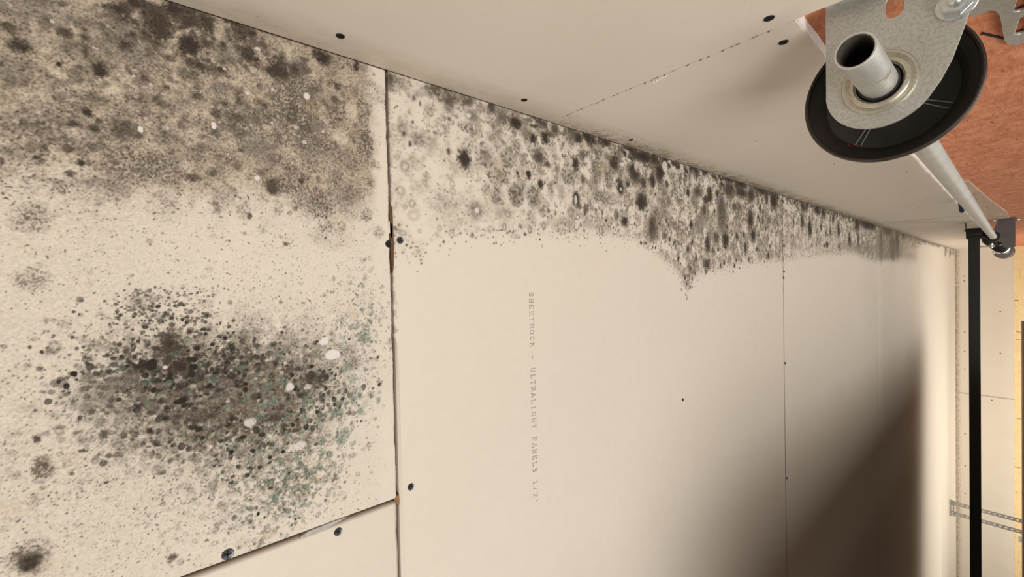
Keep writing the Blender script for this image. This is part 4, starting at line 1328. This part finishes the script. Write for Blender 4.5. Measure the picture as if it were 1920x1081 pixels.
# bits of torn paper along the header joint, nicks in the face
mb = MB(); r = random.Random(8)
for k in range(24):
    z = .15 + .27 * (k + r.random()) / 24; w = r.uniform(.0006, .0016); l = r.uniform(.002, .007); y = YH + r.uniform(-.001, .001)
    mb.add([(XW - .0003, y - w, z), (XW - .0007, y, z + l), (XW - .0003, y + w, z + l * .4), (XW + .001, y, z + l * .5)], [(0, 1, 2), (0, 3, 1), (1, 3, 2), (2, 3, 0)])
mb.build('torn_fringe', M['rust'], hd)
mb = MB()
for k in range(5):
    z = .262 + k * .004; y = YH + .002 + k * .0006
    mb.add([(XW - .0004, y - .001, z), (XW - .0016, y + .002, z + .003), (XW - .0004, y + .004, z + .001), (XW + .001, y, z + .002)], [(0, 1, 2), (0, 3, 1), (1, 3, 2), (2, 3, 0)])
mb.build('torn_paper', M['gypsum'], hd)
mb = MB()
for (y, z, l) in ((.800, .292, .012), (1.10, .250, .020), (1.37, .215, .020), (1.62, .200, .024), (1.9, .19, .03), (1.33, .165, .02), (2.1, .23, .05), (.74, .316, .005)):
    mb.add([(XW - .0002, y, z), (XW - .0004, y + l, z + .0006), (XW - .0002, y + l * .8, z + .002), (XW + .001, y + l * .5, z + .001)], [(0, 1, 2), (0, 3, 1), (1, 3, 2), (2, 3, 0)])
mb.build('scratch', M['rust'], hd)
for yj in (2.62, 4.35):
    mb = MB(); mb.box((XW - .0002, yj, .122), (XW + .0004, yj + .006, H)); mb.build('joint_line', M['rust'], hd)
# wood header board behind the drywall
hb = MB(); hb.prism([(-.4, .44), (-.4, -.045), (YF, -.045), (YF, .44)], 'x', XW + TB, XW + TB + .038)
hb = hb.build('header_board', M['redwood'], loc=(XW + TB, 3.0, -.045))
tag(hb, 'long red-brown wooden header board above the door opening, behind the metal shaft', 'board')
mb = MB(); mb.prism([(.662, .0236), (.700, .0075), (.705, .0082), (.667, .0248)], 'x', XW + TB - .0006, XW + TB + .001); mb.build('crack', M['recess'], hb)
# thin pale wood-grained layer added on the red board, lower edge slanting
XB = XW + TB
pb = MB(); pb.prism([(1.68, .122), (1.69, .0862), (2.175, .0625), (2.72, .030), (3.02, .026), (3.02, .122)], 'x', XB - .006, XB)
pb = pb.build('pale_patch', M['pale'], loc=(XB, 2.4, .03)); tag(pb, 'pale wood-grained strip on the red header board behind the far shaft end', 'board')
wf = MB(); wf.box((-4.6, YF, .030), (XW, YF + TB, H)); wf = wf.build('wall_far', M['paper'], bevel=0)
tag(wf, 'beige drywall end wall with small screw dots', 'wall', kind='structure')
mb = MB(); mb.box((-4.6, YF - .0004, .0), (XW, YF + .0006, .0)); 
mb = MB(); mb.box((-1.318, YF - .0005, .031), (-1.306, YF + .001, H)); o = mb.build('joint_line', M['paleg'], wf)
pn = MB(); pn.box((-4.6, YF + .001, -.16), (XW + .03, YF + .039, .0295)); pn = pn.build('pine_board', M['pine'], loc=(-1.2, YF + .02, -.16))
tag(pn, 'yellow pine framing board along the lower edge of the far end wall', 'board')
for (x, z, l) in ((-.62, -.004, .02), (-.70, -.004, .02), (-1.5, -.006, .02), (-2.0, .0, .03), (-.30, .010, .015), (-.36, .013, .01)):
    k = MB(); k.box((x - .004, YF + .0005, z - .012), (x + .002, YF + .002, z + l)); k.build('grain_crack', M['rust'], pn)
fl = MB(); fl.box((-3.2, -2.5, -FLOOR_H - .05), (2.5, YF + .2, -FLOOR_H)); fl = fl.build('floor', M['concrete']); tag(fl, 'concrete garage floor', 'floor', kind='structure')
wl = MB(); wl.box((-4.6, YF + .04, -FLOOR_H), (XW + .05, YF + .08, H)); wl = wl.build('wall_far_framing', M['void']); tag(wl, 'dark framing behind the end wall', 'wall', kind='structure'); wl.name = 'trim_1'

# ------------------------------------------------------------------ screws
def screw_at(p, nrm, label, r=.0040, rot=.3, group=None, name='drywall_screw', parts=True, head=None):
    """bugle-head screw: nrm = axis pointing out of the board ('z' ceiling, 'x' header, 'y' far wall)"""
    A = {'z': (Vector((1, 0, 0)), Vector((0, 1, 0)), Vector((0, 0, -1))), 'x': (Vector((0, 1, 0)), Vector((0, 0, 1)), Vector((-1, 0, 0))), 'y': (Vector((1, 0, 0)), Vector((0, 0, 1)), Vector((0, -1, 0)))}[nrm]
    P = Vector(p)
    def W(a, b, c): return P + A[0] * a + A[1] * b + A[2] * c
    root = thing(name, label, 'screw', tuple(P), group)
    def lathe(prof, n=24):
        mb = MB(); v = []; k = len(prof)
        for i in range(n):
            t = 2 * PI * i / n
            for rr, h in prof: v.append(W(rr * math.cos(t), rr * math.sin(t), h))
        f = [(i * k + q, i * k + q + 1, ((i + 1) % n) * k + q + 1, ((i + 1) % n) * k + q) for i in range(n) for q in range(k - 1)]
        f.append(tuple(i * k + k - 1 for i in range(n))); f.append(tuple((n - 1 - i) * k for i in range(n)))
        mb.add(v, f); return mb
    hm = lathe([(r * .45, -.006), (r * .75, -.0015), (r, 0), (r, .0005), (r * .93, .0008), (r * .60, .0002)])
    hm.build('screw_head', head or M['screw'], root, smooth=True)
    if parts:
        mb = MB()
        for q in range(2):
            a = rot + q * PI / 2; ca, sa = math.cos(a), math.sin(a); L = r * .62; w = r * .13
            v = [W(x * ca - y * sa, x * sa + y * ca, h) for h in (.0001, .0009) for x, y in ((-L, -w), (L, -w), (L, w), (-L, w))]
            mb.add(v, [(0, 3, 2, 1), (4, 5, 6, 7), (0, 1, 5, 4), (1, 2, 6, 5), (2, 3, 7, 6), (3, 0, 4, 7)])
        mb.build('cross_recess', M['recess'], root)
    return root
hcm = H
screw_at((.0440, .2027, H), 'z', 'dark cross-head screw at the edge of the moldy sheet, left of its pair', rot=.7, head=M['recess'])
screw_at((.0487, .2160, H), 'z', 'grey cross-head screw right of the joint, beside its twin on the moldy sheet', rot=.5)
screw_at((-.2293, .2211, H), 'z', 'grey screw on the clean printed sheet just above the corner of the joints', rot=.4)
screw_at((-.2484, .1404, H), 'z', 'grey screw on the clean sheet under the slanted joint', rot=.2)
screw_at((-.2311, .0472, H), 'z', 'blue-grey screw on the slanted edge of the moldy sheet', rot=.1, r=.0046)
screw_at((-.2495, .8294, H), 'z', 'lone tiny dark screw in the middle of the clean ceiling area', r=.0030, head=M['recess'])
screw_at((.0120, 1.4275, H), 'z', 'small dark screw on the second joint, just below the mold band', r=.0035, head=M['recess'])
screw_at((-.258, 1.4275, H), 'z', 'small dark screw halfway along the second joint', r=.0035, head=M['recess'])
screw_at((-.600, 1.4300, H), 'z', 'small dark screw near the bottom of the second joint', r=.0035, head=M['recess'])
screw_at((XW, .1445, .4106), 'x', 'dark screw on the header wall nearest the left edge', head=M['recess'])
screw_at((XW, .3770, .4115), 'x', 'dark screw on the header wall left of the wall joint', head=M['recess'])
screw_at((XW, .6268, .4209), 'x', 'dark screw in the speckled corner strip right of the wall joint', head=M['recess'])
screw_at((XW, .4367, .1458), 'x', 'dark screw above the header joint near the metal bracket', head=M['recess'], r=.0044)
screw_at((XW, .4925, .1517), 'x', 'dark screw below the header joint near the metal bracket', head=M['recess'], r=.0044)
for i, (x, z) in enumerate(((-.05, .375), (-.10, .375), (-.42, .12), (-.85, .12), (-.65, .375), (-.86, .375), (-1.05, .375), (-1.75, .375), (-2.1, .375), (-2.4, .375), (-1.35, .18))):
    screw_at((x, YF, z), 'y', 'tiny screw dot on the beige far end wall', r=.0055, group='screws in the far end wall', parts=False, head=M['screw'])

# ------------------------------------------------------------------ torsion shaft and near end bearing plate
SX, SZ = SHAFT
sh = thing('torsion_shaft', 'grey hollow steel shaft running along the header wall, open end towards the camera', 'shaft', (SX, .3935, SZ))
mb = MB(); mb.lathe((SX, 0, SZ), [(.0112, .3935), (.0124, .3935), (.0127, .3939), (.0127, 5.60), (.0112, 5.60)], n=48); mb.build('tube', M['shaft'], sh, smooth=True)
mb = MB(); mb.lathe((SX, 0, SZ), [(.01118, .3941), (.0105, .3941), (.0105, .75), (.01118, .75)], n=48); mb.build('tube_bore', M['bore'], sh, smooth=True)
for k in range(2):   # faint score marks round the tube end
    mb = MB(); mb.tube([(SX + .0128 * math.cos(a), .440 + .0010 * math.sin(a * 5 + k) + k * .004, SZ + .0128 * math.sin(a)) for a in [math.radians(200 + k * 20 + 3 * i) for i in range(14)]], .00022, 6); mb.build('score_mark', M['rust'], sh)
YP = .4755
pl = thing('end_bearing_plate', 'galvanized steel end bearing plate holding the open end of the shaft', 'bracket', (XB, YP, SZ))
outline = [(XB - .0005, .1125), (SX - .001, .1128)] + arc(SX, SZ, .0372, 92, 240, 26) + [(.1500, .0385), (.1633, .0325), (.1863, .0255), (.2010, .0215), (.2070, .0205)] + [(XB - .0005, .0150)]
slot = arc(.2235, .0655, .0060, -90, 90, 10) + arc(.2165, .0655, .0060, 90, 270, 10)
keyh = [(x, z) for x, z in slot]
mb = MB(); mb.prism(outline, 'y', YP, YP + .0026, holes=[keyh, arc(SX, SZ, .0158, 0, 360, 32)[:-1]]); mb.build('plate', M['zinc'], pl, bevel=.0004)
mb = MB(); mb.box((XB - .0030, YP - .038, .0150), (XB - .0004, YP + .0012, .1125)); mb.build('flange', M['zinc'], pl, bevel=.0006)
mb = MB(); mb.tube([(XB - .0035, YP - .0005, .1125), (XB - .0035, YP - .0005, .0150)], .0028, 12); mb.build('fold', M['zinc2'], pl, smooth=True)
mb = MB(); mb.lathe((SX, YP, SZ), [(.0252, .0), (.0255, -.0012), (.0247, -.0024), (.0232, -.0026), (.0218, -.0018), (.0205, -.0012), (.0190, -.0022), (.0172, -.0024), (.0162, -.0012), (.0160, .0030), (.0252, .0030)], n=64)
mb.build('bearing_race', M['race'], pl, smooth=True)
mb = MB(); mb.lathe((SX, YP, SZ), [(.0159, .0004), (.0150, -.0004), (.0146, .0014), (.0142, -.0016), (.0130, -.0018), (.01275, -.0012), (.01275, .0040), (.0159, .0040)], n=64)
mb.build('bearing_seal', M['black'], pl, smooth=True)
nx, nz = .2035, .0300
nt = MB(); hexp = [(nx + .0096 * math.cos(math.radians(60 * k + 12)), nz + .0096 * math.sin(math.radians(60 * k + 12))) for k in range(6)]
nt.prism(hexp, 'y', YP - .0085, YP - .0014); nt = nt.build('nut', M['zinc2'], pl, bevel=.0008)
mb = MB(); mb.lathe((nx, YP, nz), [(.0001, -.0132), (.0036, -.0132), (.0046, -.0124), (.0046, .006), (.0001, .006)], n=24, closed=False); mb.build('bolt_end', M['zinc2'], nt, smooth=True)
mb = MB(); mb.lathe((nx, YP, nz), [(.0046, 0), (.0118, 0), (.0121, -.0008), (.0116, -.0016), (.0046, -.0016)], n=32); mb.build('washer', M['zinc2'], nt, smooth=True)

# near cable drum
def drum(y0, name, label, sgn=1):
    d = thing(name, label, 'cable drum', (SX, y0, SZ))
    S = lambda prof: [(r, y * sgn) for r, y in prof]
    mb = MB()
    mb.lathe((SX, y0, SZ), S([(.0608, .0010), (.0603, .0), (.0592, -.0004), (.0578, .0004), (.0572, .0022), (.0572, .0050), (.0600, .0056), (.0608, .0046)]), n=96); mb.build('outer_rim', M['rim'], d, smooth=True)
    mb = MB(); mb.lathe((SX, y0, SZ), S([(.0574, .0030), (.0540, .0060), (.0470, .0125), (.0462, .0150), (.0300, .0158), (.0190, .0150), (.0170, .0060), (.0129, .0060), (.0129, .0500), (.0190, .0500), (.0200, .0300),
                                          (.0460, .0290)] + [(.0500 + (.0014 if q % 2 else 0), .0280 - .0022 * q) for q in range(10)] + [(.0575, .0052)]), n=96)
    mb.build('drum_body', M['black'], d, smooth=True)
    for a in (20, 26, 110, 116, 200, 206, 290, 296):
        t = math.radians(a + 38); ca, sa = math.cos(t), math.sin(t); n_ = (-sa * .0004, ca * .0004)
        v = []
        for rr, yy in ((.024, .0150), (.0455, .0142), (.0455, .0156), (.024, .0162)):
            v.append((SX + rr * ca + n_[0], y0 + yy * sgn, SZ + rr * sa + n_[1])); v.append((SX + rr * ca - n_[0], y0 + yy * sgn, SZ + rr * sa - n_[1]))
        mb = MB(); mb.add(v, [(0, 2, 3, 1), (2, 4, 5, 3), (4, 6, 7, 5), (6, 0, 1, 7), (0, 6, 4, 2), (1, 3, 5, 7)])
        if sgn > 0: mb.build('web_line', M['mark'], d)
    return d
dr = drum(.5006, 'cable_drum', 'large black cable drum right behind the near bearing plate')
mb = MB(); t = math.radians(140)
for k in range(3):
    a0 = math.radians(142 + k * 4); mb.tube([(SX + (.0470 + .002 * math.sin(k * 2 + i)) * math.cos(a0 + i * .03), .5006 + .0100 + .001 * i, SZ + (.0470) * math.sin(a0 + i * .03)) for i in range(3)], .00022, 6)
mb.build('paint_mark', M['red'], dr)

# slotted track bracket on the header board
sb = thing('slotted_bracket', 'grey slotted steel bracket screwed to the red board right of the drum', 'bracket', (XB, .66, -.02))
def slot_(y, z, L, r, ang, n=8):
    a = math.radians(ang); ca, sa = math.cos(a), math.sin(a); P = []
    for s0, c0 in ((1, -90), (-1, 90)):
        for i in range(n + 1):
            t = math.radians(c0 + 180 * i / n); u = s0 * L + r * math.cos(t); v = r * math.sin(t); P.append((y + u * ca - v * sa, z + u * sa + v * ca))
    return P
ol = [(.560, .034), (.585, .0290), (.603, .0275), (.612, .0265), (.6165, .0235), (.6145, .0185), (.6170, .0145), (.628, .0112), (.645, .0103), (.665, .0102), (.680, .0100), (.692, .0090), (.702, .0075), (.712, .0048), (.717, .0005), (.716, -.006), (.722, -.012), (.735, -.016), (.745, -.024), (.745, -.040), (.500, -.040), (.500, -.010), (.520, .018), (.535, .030), (.550, .036)]
ol = [(.545, .0335), (.575, .0318), (.600, .0285), (.606, .0262), (.603, .0225), (.602, .0170), (.608, .0130), (.622, .0108), (.650, .0100), (.690, .0090), (.702, .0075), (.712, .0048), (.717, .0005), (.716, -.006), (.722, -.012), (.735, -.016), (.745, -.024), (.745, -.040), (.480, -.040), (.480, -.005), (.500, .022), (.520, .0325)]
mb = MB(); mb.prism(ol, 'x', XB - .0055, XB - .0025, holes=[slot_(.606, -.0035, .016, .0042, 5), slot_(.664, -.0040, .018, .0042, 5), slot_(.690, -.022, .012, .004, 5), slot_(.62, -.022, .014, .004, 5)])
mb.build('bracket_plate', M['zinc'], sb, bevel=.0006)
mb = MB(); mb.box((XB - .0025, .52, -.036), (XB, .70, -.030)); mb.build('spacer', M['zinc'], sb)

# ------------------------------------------------------------------ centre bearing, spring, far drum
cb = thing('center_bracket', 'dark steel center bearing bracket where the shaft meets the spring', 'bracket', (XB, 3.05, .03))
mb = MB(); mb.box((XB - .0035, 3.06, .006), (XB - .0003, 3.16, .062)); mb.build('base_plate', M['dkz'], cb, bevel=.002)
mb = MB(); mb.prism([(XB - .003, .008), (XB - .003, .064), (SX + .021, .082)] + arc(SX, SZ, .021, 20, 215, 14) + [(.135, .052), (.112, .046), (.112, .008)], 'y', 3.150, 3.155, holes=[arc(SX, SZ, .0135, 0, 360, 24)[:-1]]); mb.build('upright_plate', M['dkz'], cb, bevel=.001)
mb = MB(); mb.lathe((SX, 3.030, SZ), [(.0135, 0), (.021, 0), (.024, .004), (.024, .030), (.0135, .030)], n=32); mb.build('bearing_collar', M['rail'], cb, smooth=True)
for (y, z) in ((3.10, .075), (3.16, .000)):
    b = MB(); b.lathe((XB - .0035, y, z), [(.0001, -.008), (.005, -.008), (.007, -.005), (.007, 0), (.0001, 0)], 'x', 6, closed=False); b.build('lag_bolt', M['zinc2'], cb)
sp = thing('torsion_spring', 'dark coiled torsion spring behind the center bracket', 'spring', (SX, 3.1, SZ))
turns = 118; pts = []; Ls = 3.20; Le = 4.45
for i in range(turns * 14 + 1):
    a = 2 * PI * i / 14; pts.append((SX + .0340 * math.cos(a), Ls + (Le - Ls) * i / (turns * 14), SZ + .0340 * math.sin(a)))
mb = MB(); mb.tube(pts, .0052, 6); mb.build('coil', M['spring'], sp, smooth=True)
for y, s_ in ((3.17, 1), (4.52, -1)):
    mb = MB(); mb.lathe((SX, y, SZ), [(.0135, 0), (.040, 0), (.043, .010 * s_), (.034, .020 * s_), (.0270, .060 * s_), (.0135, .060 * s_)], n=32); mb.build('winding_cone', M['zinc2'] if s_ < 0 else M['spring'], sp, smooth=True)
mb = MB()
for a in (40, 130, 220, 310):
    t = math.radians(a); mb.tube([(SX + .012 * math.cos(t), 4.545, SZ + .012 * math.sin(t)), (SX + .052 * math.cos(t), 4.545, SZ + .052 * math.sin(t))], .009, 12)
mb.build('winding_lug', M['zinc'], sp, smooth=True)
mb = MB(); mb.tube([(SX - .032, 3.13, SZ - .006), (SX - .0315, 3.20, SZ + .010)], .004, 8); mb.build('paint_stripe', M['red'], sp)
d2 = drum(5.42, 'cable_drum', 'small grey cable drum at the far end of the spring shaft', -1)
for ch in d2.children:
    if ch.name.startswith(('outer_rim', 'drum_body')): ch.data.materials[0] = M['dkz']
p2 = thing('end_bearing_plate', 'small far end bearing plate beside the distant drum', 'bracket', (XB, 5.47, SZ))
mb = MB(); mb.prism([(XB - .0005, .1125), (SX, .1128)] + arc(SX, SZ, .0372, 90, 228, 12) + [(XB - .0005, .015)], 'y', 5.470, 5.4726, holes=[arc(SX, SZ, .0135, 0, 360, 20)[:-1]]); mb.build('plate', M['zinc'], p2)

mb = MB(); mb.tube([(.190, 3.06, .128), (.176, 3.05, .108), (.163, 3.045, .084)], [.011, .014, .016], 12); mb.build('bracket_arm', M['rail'], cb, smooth=True)
# opener rail with its header clevis
orl = thing('opener_rail', 'long black garage door opener rail hung below the ceiling', 'rail', (.19, 3.0, .125))
RY, RZ = 2.985, .134; s = .0185
mb = MB(); mb.prism([(RY - s, RZ - s), (RY + s, RZ - s), (RY + s, RZ + s), (RY - s, RZ + s)], 'x', -2.5, .170, holes=[[(RY - s + .002, RZ - s + .002), (RY + s - .002, RZ - s + .002), (RY + s - .002, RZ + s - .002), (RY - s + .002, RZ + s - .002)]])
mb.build('rail_tube', M['rail'], orl, bevel=.002)
mb = MB(); mb.lathe((.178, RY, RZ - .026), [(.0001, 0), (.024, 0), (.026, .004), (.026, .048), (.024, .052), (.0001, .052)], 'z', 28, closed=False); mb.build('rail_pulley', M['rail'], orl, smooth=True)
hbk = thing('opener_header_bracket', 'dark steel header bracket pinning the black opener rail to the wall', 'bracket', (XW, RY, RZ))
mb = MB(); mb.box((XW - .0030, RY - .020, RZ - .035), (XW - .0002, RY + .10, RZ + .028)); mb.build('wall_plate', M['zinc'], hbk, bevel=.001)
for dz in (-.0285, .0265):
    mb = MB(); mb.box((.188, RY - .012, RZ + dz), (XW - .003, RY + .060, RZ + dz + .002)); mb.build('ear', M['spring'], hbk, bevel=.0004)
mb = MB(); mb.lathe((.194, RY, RZ), [(.0001, -.034), (.006, -.034), (.006, .032), (.0001, .032)], 'z', 16, closed=False); mb.build('clevis_pin', M['zinc2'], hbk, smooth=True)
tl = orl
mb = MB(); mb.box((.112, 2.990, .070), (.118, 3.008, .118)); mb.build('arm_plate', M['zinc'], tl, bevel=.001)
mb = MB(); mb.tube([(.106, 2.999, .080), (.128, 2.999, .080)], .006, 10); mb.build('arm_bolt', M['zinc2'], tl, smooth=True)

# blue plastic tab hanging behind the shaft
bt = MB(); bt.prism([(XW - .0005, .106), (XW - .030, .108), (XW - .042, .112), (XW - .046, .117), (XW - .042, .122), (XW - .0005, .126)], 'y', 1.99, 2.012)
bt = bt.build('blue_tab', M['blue'], loc=(XW, 2.0, .116), bevel=.002); tag(bt, 'small dark blue plastic tab against the header wall edge behind the shaft', 'tab')

# perforated hanger straps from the ceiling to the horizontal track
hg = thing('perforated_hanger', 'galvanized perforated steel hanger from the ceiling to the door track', 'hanger', (-2.31, 5.99, H))
def strap(p0, p1, wdir, w, th, parent, name, nh):
    p0, p1 = Vector(p0), Vector(p1); d = (p1 - p0); L = d.length; d.normalize(); wv = Vector(wdir).normalized(); nv = d.cross(wv).normalized()
    outl = [(0, -w / 2), (L, -w / 2), (L, w / 2), (0, w / 2)]; hs = []
    for i in range(nh):
        c = L * (i + .5) / nh; hs.append([(c + .0062 * math.cos(t) * 1.3, .0062 * math.sin(t)) for t in [2 * PI * k / 10 for k in range(10)]])
    m = MB(); m.prism(outl, 'z', -th / 2, th / 2, holes=hs)
    m.v = [tuple(p0 + d * a + wv * b + nv * c) for a, b, c in m.v]
    return m.build(name, M['zinc'], parent)
strap((-2.27, 5.98, H - .003), (-2.27, 5.98, -.045), (1, 0, 0), .036, .0025, hg, 'strap', 14)
strap((-2.37, 5.98, H - .003), (-2.37, 5.98, -.045), (1, 0, 0), .036, .0025, hg, 'strap', 14)
strap((-2.24, 5.972, H - .020), (-2.40, 5.972, H - .020), (0, 0, 1), .034, .0025, hg, 'top_angle', 6)

# garage door stowed open below the camera line, and its tracks
def track(y, name, label):
    t = thing(name, label, 'track', (-1.2, y, -.07))
    m = MB(); m.prism([(y - .030, -.075), (y + .010, -.075), (y + .010, -.017), (y - .030, -.017), (y - .030, -.022), (y + .006, -.022), (y + .006, -.071), (y - .030, -.071)], 'x', -4.0, -.45)
    m.build('channel', M['door'], t); return t  # dark brown puts the shade on the steel channel into its colour
tr = track(5.93, 'horizontal_track', 'dark horizontal door track at the right edge, under the hanger')
mb = MB(); mb.box((-2.44, 5.915, -.020), (-2.40, 5.945, .004)); mb.build('stop_block', M['white'], tr)
gd = thing('garage_door', 'brown sectional garage door stowed flat under the ceiling', 'garage door', (-1.5, 2.5, -.12))
for k in range(4):
    m = MB(); m.box((-.50 - .53 * k - .525, .46, -.125), (-.50 - .53 * k - .004, 4.50, -.085)); m.build('door_section', M['door'], gd, bevel=.004)  # out of view; far edge cut short to shape the ceiling shadow

# ------------------------------------------------------------------ raise the whole place so the floor is z = 0
for o in list(SC.objects):
    if '_o' in o.keys(): del o['_o']
    if o.parent is None and o.type not in ('CAMERA', 'LIGHT'): o.location.z += FLOOR_H
